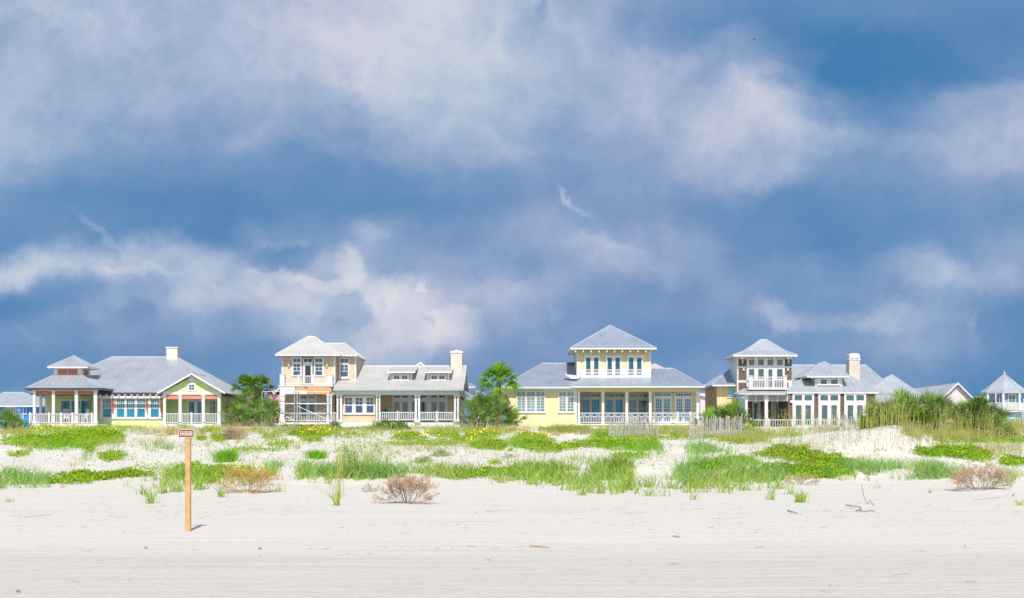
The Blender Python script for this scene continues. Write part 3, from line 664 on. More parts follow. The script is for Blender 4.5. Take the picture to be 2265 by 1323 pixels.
# ================================================================== HOUSE 3 : yellow house
def house_3():
    h = House('yellow_house', 'yellow house with blue-grey hip roofs, white columned veranda and central square tower room', 112, 1330)
    r = h.root; Y = h.Y
    h.part('wall', yellow, [(1120, 1275, 860, 950, 0, 9)])
    h.part('corner_trim', white, [(1119.2, 1121.6, 862, 946, -.03, .15), (1272.5, 1276, 862, 946, -.03, .15)])
    h.part('veranda_wall', yellow, [(1275.2, 1442, 866, 936, 2.4, 9), (1442.2, 1543, 866, 936, 1.3, 9)])
    h.part('eave_board', yellow, [(1276, 1548, 857.5, 866.4, .0, .25)])
    h.part('frieze', seafoam, [(1119.5, 1275.8, 858, 864, -.04, -.003)])
    h.window('window', (1141.5, 1207, 865.5, 914), 0, [q for a, b in ((1144, 1162), (1165.3, 1183.5), (1186.2, 1204.5)) for q in ((a, b, 867.2, 876, 2, 1), (a + .8, b - .8, 879.3, 910, 2, 5))], g=glass_pale)
    h.window('window', (1234.5, 1271.5, 865.5, 914), 0, [q for a, b in ((1237, 1251.8), (1254.8, 1269.3)) for q in ((a, b, 867.2, 876, 2, 1), (a + .8, b - .8, 879.3, 910, 2, 5))], g=glass_pale)
    for a, b in ((1277.2, 1283.3), (1330.5, 1337), (1383, 1390), (1435, 1442), (1540, 1547.6)): h.column(a, b, 866.6, 939, 0)
    h.part('porch_floor', white, [(1276, 1548, 937.5, 941, -.1, 2.4)])
    h.part('foundation', yellow, [(1276.5, 1547, 941.2, 950, 0, 2.3)])
    for a, b, e in ((1283.5, 1330.3, 0), (1337.2, 1382.8, 0), (1390.2, 1434.8, 0), (1442.2, 1539.8, 1)):
        h.rail(a, b, 913, 937, .1, white, pattern=.24, posts=(1499, 1526.5) if e else ())
    tanf = mat('tan_door_frame', (.50, .42, .26), .6, noise=(1, .05))
    for x0, x1, gl in ((1284.5, 1328, ((1288, 1304), (1309, 1325.2))), (1338, 1381.5, ((1340.5, 1355.3), (1361, 1376.5))), (1391.5, 1432.5, ((1393, 1407), (1413, 1428.5)))):
        m = (x0 + x1) / 2
        h.window('door', (x0, x1, 869.5, 937), 2.4, [(x0 + 1.5, m - 1, 871.8, 877.8, 2, 1), (m + 1, x1 - 1.5, 871.8, 877.8, 2, 1)] + [(a, b, 884, 932, 1 if x0 < 1390 else 3, 1 if x0 < 1390 else 5) for a, b in gl], m=tanf, g=mat_glass3)
    for x0, x1, gl in ((1446, 1485.5, ((1450.7, 1463), (1469, 1481.3))), (1491.5, 1531, ((1497, 1508.6), (1515, 1527)))):
        m = (x0 + x1) / 2
        h.window('door', (x0, x1, 868.5, 937), 1.3, [(x0 + 2.4, m - .8, 870.6, 876, 3, 1), (m + .8, x1 - 2.4, 870.6, 876, 3, 1)] + [(a, b, 882.8, 911, 3, 4) for a, b in gl] + [(a, b, 913, 932, 1, 1) for a, b in gl], m=cream, g=mat_glass3)
    # roofs
    mb = MB(); ye = Y - .7; ze = wz(856.5, ye); xa = wx(1109.5, ye)
    hip(mb, xa, wx(1359, ye + 14), ye, ye + 14, ze, wx(1201, ye + 7.2), wx(1300, ye + 7.2), ye + 7.2, wz(804.8, ye + 7.2))
    r1 = mb.build('roof', [metal_blue2, metal_cap], r)
    mb = MB(); eave(mb, xa, wx(1359, ye + 14), ye, ye + 14, ze, .10); mb.build('fascia', seafoam, r1)
    mb = MB(); ye = Y - 1.1; ze = wz(855, ye); xa, xb = wx(1264, ye), wx(1558.5, ye)
    hip(mb, xa, xb, ye, ye + 11.2, ze, wx(1320, ye + 5.6), wx(1488, ye + 5.6), ye + 5.6, wz(816, ye + 5.6))
    r2 = mb.build('roof', [metal_blue2, metal_cap], r)
    mb = MB(); eave(mb, xa, xb, ye, ye + 11.2, ze, .09); mb.build('fascia', seafoam, r2)
    mb = MB(); yy = Y + 6.5; mb.tube([(wx(1212, yy), yy, wz(805, yy)), (wx(1230, yy), yy, wz(806, yy)), (wx(1252, yy), yy, wz(804.6, yy)), (wx(1262, yy), yy, wz(803.5, yy))], [.05, .09, .07, .12])
    mb.box(wx(1256, yy), wx(1277, yy), yy - .5, yy + .5, wz(807, yy), wz(802.4, yy)); mb.build('torn_ridge_cover', glass_dark, r1)
    mb = MB(); yy = Y + .9; mb.prism([(wx(1248, yy), wz(827.5, yy)), (wx(1263, yy), wz(838.5, yy)), (wx(1280, yy), wz(838.5, yy)), (wx(1280, yy), wz(831, yy))], yy, yy + .5); mb.build('flashing', white, r1)
    mb = MB(); yy = Y + 8; mb.prism([(wx(1440, yy), wz(817, yy)), (wx(1474, yy), wz(817, yy)), (wx(1450, yy), wz(803.5, yy)), (wx(1440, yy), wz(806, yy))], yy, yy + 1.5); mb.build('rear_gable', pinkroof, r)
    # tower room
    T = 1.5
    h.part('tower_wall', yellow, [(1276.5, 1439.5, 770, 838, T, T + 6)])
    h.part('corner_trim', white, [(1275.8, 1278.6, 771, 831, T - .03, T + .1), (1437, 1440, 771, 831, T - .03, T + .1)])
    h.part('base_board', white, [(1275.6, 1440.2, 829.5, 836, T - .12, T - .004), (1275.4, 1283.5, 815, 829.4, T - .12, T - .004), (1432, 1440.4, 814.5, 829.4, T - .12, T - .004)])
    for x0, x1, gl in ((1291.7, 1327.8, ((1296.4, 1306), (1314, 1323.6))), (1339, 1375.6, ((1343.6, 1353.4), (1361.2, 1371))), (1386.5, 1423.5, ((1391, 1401), (1409, 1418.7)))):
        h.window('door', (x0, x1, 785.6, 829.4), T, [(a, b, 791.3, 828.5, 1, 1) for a, b in gl], g=glass_deep)
        for a, b in gl: h.rail(a + .1, b - .1, 817, 829, T - .16, white, pattern=.18, sp=.11, name='juliet_railing')
    h.part('juliet_panel', white, [(1283.8, 1296, 815.5, 829.4, T - .12, T - .08), (1306.4, 1313.6, 815.5, 829.4, T - .14, T - .1), (1324, 1343.2, 815.5, 829.4, T - .12, T - .08), (1353.8, 1360.8, 815.5, 829.4, T - .14, T - .1), (1371.4, 1390.6, 815.5, 829.4, T - .12, T - .08), (1401.4, 1408.6, 815.5, 829.4, T - .14, T - .1), (1419, 1431.8, 815.5, 829.4, T - .12, T - .08)])
    mb = MB(); ye = Y + .6; ze = wz(770.5, ye); xa, xb = wx(1262, ye), wx(1451.5, ye); dp = xb - xa + .3
    hip(mb, xa, xb, ye, ye + dp, ze, (xa + xb) / 2, (xa + xb) / 2, ye + dp / 2, wz(721, ye + dp / 2))
    r3 = mb.build('tower_roof', [metal_blue2, metal_cap], r)
    mb = MB(); eave(mb, xa, xb, ye, ye + dp, ze, .09)
    k = xa + .35
    while k < xb - .3: mb.box(k, k + .09, ye + .07, Y + T - .01, ze - .30, ze - .14); k += .62
    mb.build('fascia', cream, r3)
mat_glass3 = mat('veranda_glass', (.015, .21, .42), .08, noise=(1.2, .3), spec=.35)  # azure reflection put into the base colour
house_3()

# ================================================================== HOUSE 4 : shingled house
def house_4():
    h = House('shingled_house', 'white and brown shingled house with flared tower roof, balcony and wide grey metal roofs', 112, 1790)
    r = h.root; Y = h.Y; S = shingle
    h.part('tower_wall', white, [(1630.5, 1751.5, 788, 872, 0, 3.6)])
    h.part('shingle_panel', S, [(1633.5, 1651, 795, 809.8, -.03, -.003), (1633.5, 1651, 815, 840.5, -.03, -.003), (1633.5, 1651.5, 846.5, 866, -.03, -.003),
                                (1736, 1751.2, 795, 809.8, -.03, -.003), (1736, 1751.2, 815, 840.5, -.03, -.003), (1736, 1744, 846, 857, -.03, -.003), (1664, 1693, 845.5, 859, -.03, -.003), (1710, 1735.5, 845.5, 859, -.03, -.003)])
    top = [(a, b, 795.5, 808, 1, 1) for a, b in ((1656.2, 1668), (1676.8, 1689), (1697.5, 1710), (1718.3, 1730.8))]
    low = [(a, b, 816.5, 838.5, 1, 1) for a, b in ((1656.2, 1668), (1676.8, 1689), (1718.3, 1730.8))]
    h.window('window', (1652, 1735.5, 793, 842), 0, top + low, g=glass_slate)
    h.window('door', (1696, 1712, 814.5, 858), -.08, [(1699.5, 1708, 817.5, 856, 1, 1)], g=glass_slate, proud=.05)
    for px in (1644.5, 1742):
        mb = MB(); x = h.x(px); z = h.z(817.5); mb.tube([(x, Y - .12, z - .1), (x, Y - .12, z + .1)], [.08, .06]); mb.box(x - .02, x + .02, Y - .1, Y - .002, z, z + .04); mb.build('wall_lamp', white, r)
    mb = MB(); ye = Y - .9; z0 = wz(786, ye); x0, x1 = wx(1622, ye), wx(1763, ye); yb = ye + 1.1; z1 = wz(777, yb); xa, xb = wx(1650, yb), wx(1736, yb)
    yt = ye + 5.0; ya = yt - 1.1; yr = ye + 2.5; zr = wz(752.3, yr); p, q = wx(1683, yr), wx(1695, yr)
    for a, b in (((x0, x1, ye), (xa, xb, yb)), ((x0, x1, yt), (xa, xb, ya))):
        slope_face(mb, [(a[0], a[2], z0), (a[1], a[2], z0), (b[1], b[2], z1), (b[0], b[2], z1)], 0, .42)
        slope_face(mb, [(b[0], b[2], z1), (b[1], b[2], z1), (q, yr, zr), (p, yr, zr)], 0, .42)
    for X0, XA, PP in ((x0, xa, p), (x1, xb, q)):
        slope_face(mb, [(X0, ye, z0), (X0, yt, z0), (XA, ya, z1), (XA, yb, z1)], 1, .42); slope_face(mb, [(XA, yb, z1), (XA, ya, z1), (PP, yr, zr)], 1, .42)
        cap(mb, (X0, ye, z0), (XA, yb, z1), .12, .08); cap(mb, (XA, yb, z1), (PP, yr, zr), .12, .08); mb.cur = 0
    cap(mb, (p, yr, zr), (q, yr, zr)); mb.cur = 0
    tr = mb.build('tower_roof', [metal_grey, metal_cap], r)
    mb = MB(); eave(mb, x0, x1, ye, yt, z0, .1)
    for px in (1642, 1672, 1714, 1743.5): mb.box(wx(px - 1.4, ye), wx(px + 1.4, ye), ye + .1, Y - .004, z0 - .26, z0 - .1); mb.box(wx(px - 1.4, Y), wx(px + 1.4, Y), Y - .16, Y - .006, z0 - .6, z0 - .262)
    mb.build('fascia', white, tr)
    # balcony
    for a, b in ((1657, 1665), (1733, 1740.8)):
        mb = MB(); h.bx(mb, a, b, 832, 860, -1.15, -.9); h.bx(mb, a - 1, b + 1, 830.5, 831.9, -1.2, -.85); mb.build('balcony_post', white, r)
    h.rail(1665, 1691, 833.5, 860, -1.05, white, sp=.14, bw=.05); h.rail(1691, 1708.5, 833.5, 860, -1.05, white, sp=.12, bw=.035); h.rail(1708.5, 1733, 833.5, 860, -1.05, white, sp=.14, bw=.05, posts=(1709.8, 1692.5))
    h.part('balcony_deck', white, [(1654, 1742, 859.2, 862, -1.2, -.002)])
    # lower roofs
    mb = MB(); ye = Y - 1.6; z0 = wz(870, ye); xa, xb = wx(1633.5, ye), wx(1742, ye)
    slope_face(mb, [(xa, ye, z0), (xb, ye, z0), (xb, Y - .01, wz(859.5, Y)), (wx(1648, Y), Y - .01, wz(859.5, Y))], 0)
    slope_face(mb, [(xa, ye, z0), (wx(1648, Y), Y - .01, wz(859.5, Y)), (wx(1648, Y), Y + 4, wz(859.5, Y)), (xa, Y + 4, z0)], 1)
    mb.build('porch_roof', [metal_grey, metal_cap], r)
    h.part('porch_fascia', white, [(1633.5, 1737, 869.6, 872.6, -1.58, -1.5)])
    mb = MB(); ye = Y - 1.2; z0 = wz(868.3, ye); xa, xb = wx(1736.5, ye), wx(1942.5, ye); ya = ye + 6.2; xm = wx(1823.7, ya)
    hip(mb, xa, xb, ye, ye + 12.4, z0, xm - .01, xm, ya, wz(801.5, ya))
    r1 = mb.build('roof', [metal_grey, metal_cap], r); mb = MB(); eave(mb, xa, xb, ye, ye + 12.4, z0, .09); mb.build('fascia', white, r1)
    mb = MB(); yr = Y + 9; zr = wz(808.6, yr); slope_z = wz(872, Y + 1)
    hip(mb, wx(1700, Y + 2), wx(1990, Y + 2), Y + 2, Y + 16, slope_z, wx(1740, yr), wx(1914, yr), yr, zr)
    mb.build('rear_roof', [metal_grey, metal_cap], r)
    mb = MB(); yr = Y + 5; ye = Y + 1; z0 = wz(891, ye)
    hip(mb, wx(1885, ye), wx(2063, ye), ye, ye + 8.5, z0, wx(1973, yr) - .01, wx(1973, yr), yr, wz(830.5, yr))
    mb.build('side_wing_roof', [metal_grey, metal_cap], r)
    h.part('side_wing_wall', stucco2, [(1916, 2050, 889, 950, 2, 9)])
    c = MB(); cy = Y + 3.5; c.box(wx(1878.6, cy), wx(1902, cy), cy, cy + 1.1, 6.2, wz(796, cy)); ch = c.build('chimney', stucco2, r)
    c = MB(); a, b = wx(1877.5, cy), wx(1903.5, cy); c.box(a, b, cy - .05, cy + 1.15, wz(796, cy), wz(793.2, cy)); 
    c.box(a + .05, b - .05, cy, cy + 1.1, wz(792, cy), wz(784.5, cy)); c.prism([(a + .05, wz(784.5, cy)), (b - .05, wz(784.5, cy)), (b - .2, wz(781.5, cy)), (a + .2, wz(781.5, cy))], cy + .02, cy + 1.08)
    for px in (1879.5, 1890, 1901): c.box(wx(px - .8, cy), wx(px + .8, cy), cy, cy + 1.1, wz(793.2, cy), wz(792, cy))
    c.build('chimney_cap', white, ch)
    # dormer
    D = House.__new__(House); D.Y = Y - .2; D.root = r
    m = MB(); D.bx(m, 1803, 1863.5, 834, 857, 0, 3); dm = m.build('dormer', white, r)
    D.window('window', (1808, 1858, 837, 852.5), 0, [(1815, 1828.2, 840, 849.7, 1, 1), (1838, 1852.3, 840, 849.7, 1, 1)], g=glass_slate)
    m = MB(); ye = D.Y - .5; a, b = wx(1785.5, ye), wx(1878.5, ye); hip(m, a, b, ye, ye + 5, wz(832.5, ye), (a + b) / 2 - .1, (a + b) / 2 - .09, ye + 2.5, wz(804, ye + 2.5))
    dr = m.build('dormer_roof', [metal_grey, metal_cap], dm); m = MB(); eave(m, a, b, ye, ye + 2.5, wz(832.5, ye), .1)
    for px in (1797, 1811, 1826, 1841, 1855, 1868): m.box(wx(px - 1, ye), wx(px + 1, ye), ye + .08, D.Y - .004, wz(832.5, ye) - .2, wz(832.5, ye) - .1)
    m.build('fascia', white, dm)
    # ground floor
    L = -1.1
    h.part('wall', S, [(1743, 1752.5, 872, 945, L, 3), (1752.6, 1936, 872, 950, L + .06, 3)])
    for x0, x1, o in ((1752.6, 1800.3, 0), (1809.7, 1858, 57.3), (1867, 1915.4, 114.6)):
        k = [(1757, 1773.7), (1779.2, 1796)]; g = [(1760, 1772.3), (1781, 1793.2)]
        h.window('door', (x0, x1, 871.5, 944), L + .02, [(a + o * 1.0, b + o * 1.0, 874, 886, 1, 1) for a, b in k] + [(a + o, b + o, 896.5, 940, 1, 1) for a, b in g], g=glass_slate)
    for a, b in ((1648, 1654.3), (1691.2, 1699.3)): h.column(a, b, 873, 944, L - .1, depth=.3)
    h.part('porch_wall', interior, [(1650, 1752, 871, 945, 1.4, 1.8), (1740, 1742.8, 872, 945, L + .3, 1.4)])
    h.window('door', (1664, 1682, 888, 940), 1.4, [(1667, 1679, 892, 936, 1, 1)], m=mat('shaded_grey_trim', (.30, .30, .29), .6), g=glass_slate)  # greyed copy of the trim, porch shade put into its colour
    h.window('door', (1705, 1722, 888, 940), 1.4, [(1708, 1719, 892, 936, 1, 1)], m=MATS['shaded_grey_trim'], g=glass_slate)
    for a, b, c2 in ((1654.5, 1691, 1672), (1699.5, 1742.5, 1720)):
        mb = MB(); y = Y + L
        for k in range(7): q = 875 + k * 1.9; mb.box(wx(a, y), wx(b, y), y, y + .05, wz(q + .75, y), wz(q, y))
        for p in (a + .4, c2, b - .4): mb.box(wx(p - .7, y), wx(p + .7, y), y - .02, y + .07, wz(888, y), wz(874, y))
        mb.build('louver_screen', white, r)
    h.part('beam', white, [(1647.5, 1743, 872.8, 874.2, L - .12, L + .3)])
    h.rail(1661, 1899, 928, 950, -1.9, white, sp=.19, bw=.035, posts=(1661, 1700, 1753, 1812, 1870, 1899), pw=.16)
    h.part('deck', white, [(1655, 1905, 944, 952, -2.0, 1.4)])
    mb = MB(); x = h.x(1745.5, L); z = h.z(891, L); mb.box(x + .05, x + .25, Y + L - .18, Y + L - .002, z, z + .2); mb.build('wall_lamp', white, r)
house_4()
# ================================================================== houses standing further back
def back_houses():
    def simple(name, label, Y, walls, m, roofs, rm, extra=None):
        h = House(name, label, Y, walls[0][0])
        for w in walls: h.part('wall', m, [w])
        for kind, a in roofs:
            mb = MB()
            if kind == 'hip':
                x0, x1, q, d0, d1, r0, r1, rq = a; rd = (d0 + d1) / 2
                ze = h.z(q, d0); hip(mb, h.x(x0, d0), h.x(x1, d0), Y + d0, Y + d1, ze, h.x(r0, rd), h.x(r1, rd), Y + rd, h.z(rq, rd), .5)
                ro = mb.build('roof', [rm, metal_cap], h.root); mb = MB(); eave(mb, h.x(x0, d0), h.x(x1, d0), Y + d0, Y + d1, ze, .09); mb.build('fascia', white, ro)
            else:
                x0, x1, q, d0, d1, xr, rq = a
                gable_roof(mb, h.x(x0, d0), h.x(x1, d0), Y + d0, Y + d1, h.z(q, d0), h.x(xr, d0), h.z(rq, d0), .5)
                mb.build('roof', [rm, white], h.root)
        if extra: extra(h)
        return h
    def e1(h):
        h.part('door', periwinkle, [(36.5, 50.5, 900, 935, -.06, -.003)]); h.part('bright_panel', mat('bright_blue_panel', (.03, .35, .85), .5), [(36.5, 50.5, 899, 913, -.09, -.062)])
        mb = MB(); x, z = h.x(43), h.z(907); mb.tube([(x, h.Y - .13, z), (x, h.Y - .09, z)], [.14, .14], 12); mb.build('porthole', white, h.root)
        h.window('window', (52.5, 59, 899, 917), 0, [(53.5, 58, 901, 915, 1, 1)], g=glass_navy)
        h.part('corner_trim', white, [(34, 36, 898, 950, -.05, -.003), (51, 52.2, 898, 950, -.05, -.003)])
        h.window('window', (14, 32, 900, 925), 0, [(16, 30, 902, 923, 2, 2)], g=glass_pale)
    simple('blue_cottage', 'blue cottage with low grey hip roof behind palmettos, beside the lime cottage', 135, [(-40, 86, 897, 960, 0, 7)], bluewall,
           [('hip', (-60, 92, 898, -.6, 8, 8, 52, 869))], metal_grey, e1)
    def e2(h):
        h.part('wall', mat('white_siding_far', (.78, .74, .74), .7), [(596, 622, 874, 894, -.05, -.002)])
    simple('pink_cottage', 'small pink cottage with two white gables seen between lime and tan houses', 150, [(592, 640, 872, 960, 0, 6)], pink,
           [('gable', (588, 606, 871, -.5, 6, 598, 860)), ('gable', (605, 634, 872, -.5, 6, 619, 858))], metal_warm, None)
    simple('low_grey_house', 'low grey roofed house seen between the tan house and a tall palm', 150, [(1040, 1084, 882, 960, 0, 6)], stucco,
           [('hip', (1034, 1090, 883, -.6, 8, 1052, 1062, 866)), ('hip', (1028, 1050, 856, .8, 6, 1036, 1041, 850))], metal_blue2)
    simple('lilac_house', 'pale lilac walled building seen between the yellow and shingled houses', 150, [(1549, 1592, 870, 960, 0, 6)], pinkroof,
           [('gable', (1480, 1586, 885, -.3, 6, 1533, 868))], pinkroof)
    def e3(h):
        h.window('window', (1609, 1630, 857, 880), 0, [(1611, 1628, 859, 878, 1, 1)], g=glass_pale)
        h.part('shutter', teal, [(1611, 1628, 858, 876.5, -.13, -.09)]); h.part('corner_trim', white, [(1592.5, 1594.5, 851, 900, -.05, -.003)])
    simple('amber_house', 'amber yellow house with blue-grey roof half hidden behind the shingled tower', 113.4, [(1586, 1626, 850, 950, 0, 7)], yellow2,
           [('hip', (1577, 1672, 852, -.8, 8, 1612, 1640, 819))], metal_blue2, e3)
    def e5(h):
        mb = MB(); mb.prism([(h.x(2087), h.z(880)), (h.x(2149), h.z(880)), (h.x(2119), h.z(851.5))], h.Y + .0, h.Y + 3); mb.build('gable_wall', MATS['pale_pink_siding'], h.root)
        mb = MB(); mb.prism([(h.x(2107), h.z(863)), (h.x(2131), h.z(863)), (h.x(2119), h.z(852))], h.Y - .04, h.Y - .002); mb.build('gable_vent', white, h.root)
    simple('cream_gable_house', 'cream house with a grey roof and front gable behind the palmetto thicket', 135, [(2088, 2148, 880, 960, 0, 14)], mat('pale_pink_siding', (.68, .60, .55), .7, wave=(2, .2, .02)),
           [('gable', (2084, 2152, 881, -.4, 15, 2119, 848))], metal_grey, e5)
    # octagonal porch house at the right edge
    h = House('octagonal_porch_house', 'grey-blue house with pointed conical porch roof and white balconies', 125, 2238); Y = h.Y; r = h.root
    x0 = h.x(2238); Rr = h.x(2285) - x0; yc = Y + Rr
    def ring(rad, z, n=8): return [Vector((x0 + rad * math.sin(2 * math.pi * (k + .5) / n), yc - rad * math.cos(2 * math.pi * (k + .5) / n), z)) for k in range(n)]
    mb = MB(); A = ring(Rr * 1.08, h.z(866)); B = ring(Rr * .80, h.z(857)); T = Vector((x0, yc, h.z(825) - .0))
    for k in range(8):
        j = (k + 1) % 8; mb.quad(A[k], A[j], B[j], B[k]); mb.quad(B[k], B[j], T); mb.quad(A[j], A[k], A[k] - Vector((0, 0, .15)), A[j] - Vector((0, 0, .15)))
        mb.bar(B[k], T, .07, .07); mb.bar(A[k], B[k], .07, .07)
        m2 = (B[k] + B[j]) / 2; mb.bar(m2, T, .04, .04)
    mb.quad(*[a - Vector((0, 0, .1)) for a in reversed(A)])
    mb.tube([T, T + Vector((0, 0, .3))], [.12, .02]); mb.build('conical_roof', metal_grey, r)
    wl = ring(Rr * .74, 0); mb = MB()
    for k in range(8):
        a, b = wl[k], wl[(k + 1) % 8]; mb.quad((a.x, a.y, 2.2), (b.x, b.y, 2.2), (b.x, b.y, h.z(868)), (a.x, a.y, h.z(868)))
    mb.box(x0 - 1, x0 + 9, yc + .5, yc + 7, 2.2, h.z(880)); mb.build('wall', bluewall2, r)
    PR = ring(Rr, 0)
    for k in range(8):
        a = PR[k]; mb = MB(); mb.box(a.x - .09, a.x + .09, a.y - .09, a.y + .09, h.z(908), h.z(869)); mb.build('column', white, r)
        b = PR[(k + 1) % 8]; mb = MB(); z0, z1 = h.z(907), h.z(891)
        mb.bar((a.x, a.y, z1), (b.x, b.y, z1), .08, .07); n = 12
        for t in range(1, n): q = a.lerp(b, t / n); mb.box(q.x - .045, q.x + .045, q.y - .02, q.y + .02, z0, z1)
        mb.build('railing', white, r)
    mb = MB(); lo = [v + Vector((0, 0, h.z(911))) for v in PR]; hi = [v + Vector((0, 0, h.z(908))) for v in PR]
    mb.quad(*hi); mb.quad(*reversed(lo))
    for k in range(8): j = (k + 1) % 8; mb.quad(lo[k], lo[j], hi[j], hi[k])
    mb.build('balcony_floor', white, r)
    yf = yc - Rr * .74 * math.cos(math.pi / 8)
    q = House.__new__(House); q.Y = yf; q.root = r
    q.window('window', (2201, 2211, 871, 892), -.03, [(2203, 2210, 873, 890, 1, 1)], g=glass_navy); q.window('door', (2229, 2247, 871, 907), -.03, [(2231, 2245, 874, 903, 2, 1)], g=glass_pale)
    q.window('garage_window', (2233, 2256, 924, 940), -.03, [(2235, 2254, 926, 940, 2, 1)], g=glass_pale)
    mb = MB(); xa, xb = wx(2172, 135), wx(2200, 135); mb.box(xa, xb, 134, 140, 2, wz(884, 134)); mb.build('wing_wall', bluewall2, r)
    mb = MB(); slope_face(mb, [(xa - .2, 133.5, wz(889, 133.5)), (xb + 3, 133.5, wz(889, 133.5)), (xb + 3, 138, wz(878, 138)), (xa - .2, 138, wz(878, 138))], 0); mb.build('wing_roof', [metal_warm, cap_warm], r)
back_houses()

# ================================================================== porch furniture
def rocker():
    t = thing('rocking_chair', (0, 0, 0), 'x', 'chair', 'white rocking chairs on the cupola porch')
    mb = MB(); mb.box(-.25, .25, -.24, .24, .40, .44); mb.build('seat', white, t)
    mb = MB()
    for k in range(6): x = -.21 + k * .084; mb.bar((x, .24, .46), (x, .38, 1.12), .05, .02, up=(0, 1, 0))
    mb.bar((-.26, .38, 1.12), (.26, .38, 1.12), .07, .03); mb.bar((-.13, .39, 1.18), (.13, .39, 1.18), .06, .03); mb.bar((-.25, .25, .5), (.25, .25, .5), .06, .03)
    mb.build('backrest', white, t)
    for s in (-1, 1):
        mb = MB(); mb.bar((s * .27, -.28, .64), (s * .27, .32, .66), .07, .03); mb.build('armrest', white, t)
        for y in (-.22, .22): mb = MB(); mb.box(s * .25 - .02, s * .25 + .02, y - .02, y + .02, .06, .64 if y < 0 else .48); mb.build('leg', white, t)
        mb = MB(); mb.tube([(s * .25, -.45, .12), (s * .25, -.2, .05), (s * .25, .1, .03), (s * .25, .4, .07), (s * .25, .6, .14)], [.022] * 5); mb.build('rocker_runner', white, t)
    return t
zf = wz(937.5, 110) + .01
base = rocker()
for k, (px, Y, rz, lab) in enumerate(((145, 111.3, .2, 'white rocking chair in the middle of the cupola porch'), (163, 111.6, -.5, 'white rocking chair partly behind a porch column'), (184, 111.2, -.7, 'white rocking chair at the right end of the cupola porch'))):
    o = base if k == 0 else copy_tree(base)
    o.location = (wx(px, Y), Y, zf); o.rotation_euler = (0, 0, rz); o['label'] = lab
def heater():
    Y = 113; x = wx(1425, Y); z = wz(937.5, 112) + .01
    t = thing('patio_heater', (x, Y, z), 'dark freestanding patio heater on the yellow house veranda', 'patio heater')
    mb = MB(); mb.tube([(x, Y, z), (x, Y, z + .75)], [.24, .20], 10); mb.build('base', dark, t)
    mb = MB(); mb.tube([(x, Y, z + .75), (x, Y, z + 1.45)], [.035, .035], 8); mb.build('pole', dark, t)
    mb = MB(); mb.tube([(x, Y, z + 1.45), (x, Y, z + 1.7)], [.10, .10], 10); mb.build('burner', dark, t)
    mb = MB(); mb.tube([(x, Y, z + 1.68), (x, Y, z + 1.78), (x, Y, z + 1.82)], [.42, .25, .05], 14); mb.build('hood', dark, t)
heater()
def green_lounger():
    Y = 113.0; x = wx(852.5, Y); z = wz(934, 112) + .06
    t = thing('canvas_chair', (x, Y, z), 'dark green round-backed chair on the tan house porch', 'chair')
    pts = [(x + .28 * math.cos(a), z + .55 + .48 * math.sin(a)) for a in [math.pi * k / 10 for k in range(11)]]
    mb = MB(); mb.prism(pts, Y, Y + .06); mb.build('backrest', green_chair, t)
    mb = MB(); mb.box(x - .27, x + .27, Y - .5, Y - .01, z + .42, z + .52); mb.build('seat', green_chair, t)
    for s in (-1, 1):
        for y in (-.45, -.06): mb = MB(); mb.box(x + s * .24 - .02, x + s * .24 + .02, Y + y - .02, Y + y + .02, z, z + .419); mb.build('leg', dark, t)
green_lounger()
def patio_table():
    Y = 113.2; x = wx(966, Y); z = wz(934, 112) + .06
    t = thing('patio_table', (x, Y, z), 'pale round patio table behind the tan house railing', 'table')
    mb = MB(); mb.tube([(x, Y, z + .72), (x, Y, z + .76)], [.55, .55], 16); mb.build('tabletop', cream, t)
    mb = MB(); mb.tube([(x, Y, z), (x, Y, z + .05), (x, Y, z + .72)], [.3, .06, .05], 8); mb.build('pedestal', cream, t)
patio_table()

# ================================================================== sand fences
def sand_fence(label, pts, n, hgt, wob=.12, sp=.1, sl=0.042):
    """pts = photo points of the foot of the fence"""
    P = []
    for px, Y in pts: P.append((wx(px, Y), Y))
    t = thing('sand_fence', (P[0][0], P[0][1], gz(*P[0])), label, 'fence', 'slatted sand fences')
    cum = [0]
    for a, b in zip(P, P[1:]): cum.append(cum[-1] + math.dist(a, b))
    tops = []
    for k in range(n):
        s = cum[-1] * k / (n - 1); i = max(j for j in range(len(P) - 1) if cum[j] <= s + 1e-6); u = (s - cum[i]) / (cum[i + 1] - cum[i])
        x = P[i][0] + (P[i + 1][0] - P[i][0]) * u; y = P[i][1] + (P[i + 1][1] - P[i][1]) * u; z = gz(x, y)
        lx = rnd.gauss(0, .05) + wob * math.sin(s * 1.1); hh = hgt * rnd.uniform(.88, 1.08)
        mb = MB(); mb.bar((x, y, z - .1), (x + lx, y + rnd.gauss(0, .05), z + hh), sl, .015, up=(0, 1, 0)); mb.build('slat', weathered, t)
        tops.append((x + lx * .8, y - .012, z + hh * .78)); 
    for f in (.25, 1.0):
        mb = MB(); mb.tube([(a[0] * 1, a[1], gz(a[0], a[1] + .012) + (a[2] - gz(a[0], a[1] + .012)) * f) for a in tops], [.008] * n, 4); mb.build('wire', steel, t)
    for u in (0, .34, .67, 1):
        k = int(u * (n - 1)); a = tops[k]; mb = MB(); g = gz(a[0], a[1]); mb.tube([(a[0], a[1] + .05, g - .1), (a[0] + .03, a[1] + .05, g + hgt * 1.12)], [.035, .03]); mb.build('post', weathered, t)
sand_fence('weathered slat fence in front of the yellow house veranda', [(1346, 80), (1400, 81.5), (1456, 79)], 34, 1.15)
sand_fence('weathered slat fence in front of the palmettos beside the shingled house', [(1526, 80), (1580, 82), (1640, 86)], 44, 1.2, .06)
sand_fence('leaning slat fence half buried in front of the shingled house deck', [(1800, 92), (1850, 93), (1905, 91)], 30, 1.0, .15)
sand_fence('sunken slat fence in grass behind the big white dune', [(2092, 84), (2140, 84), (2205, 82)], 40, .95, .2)

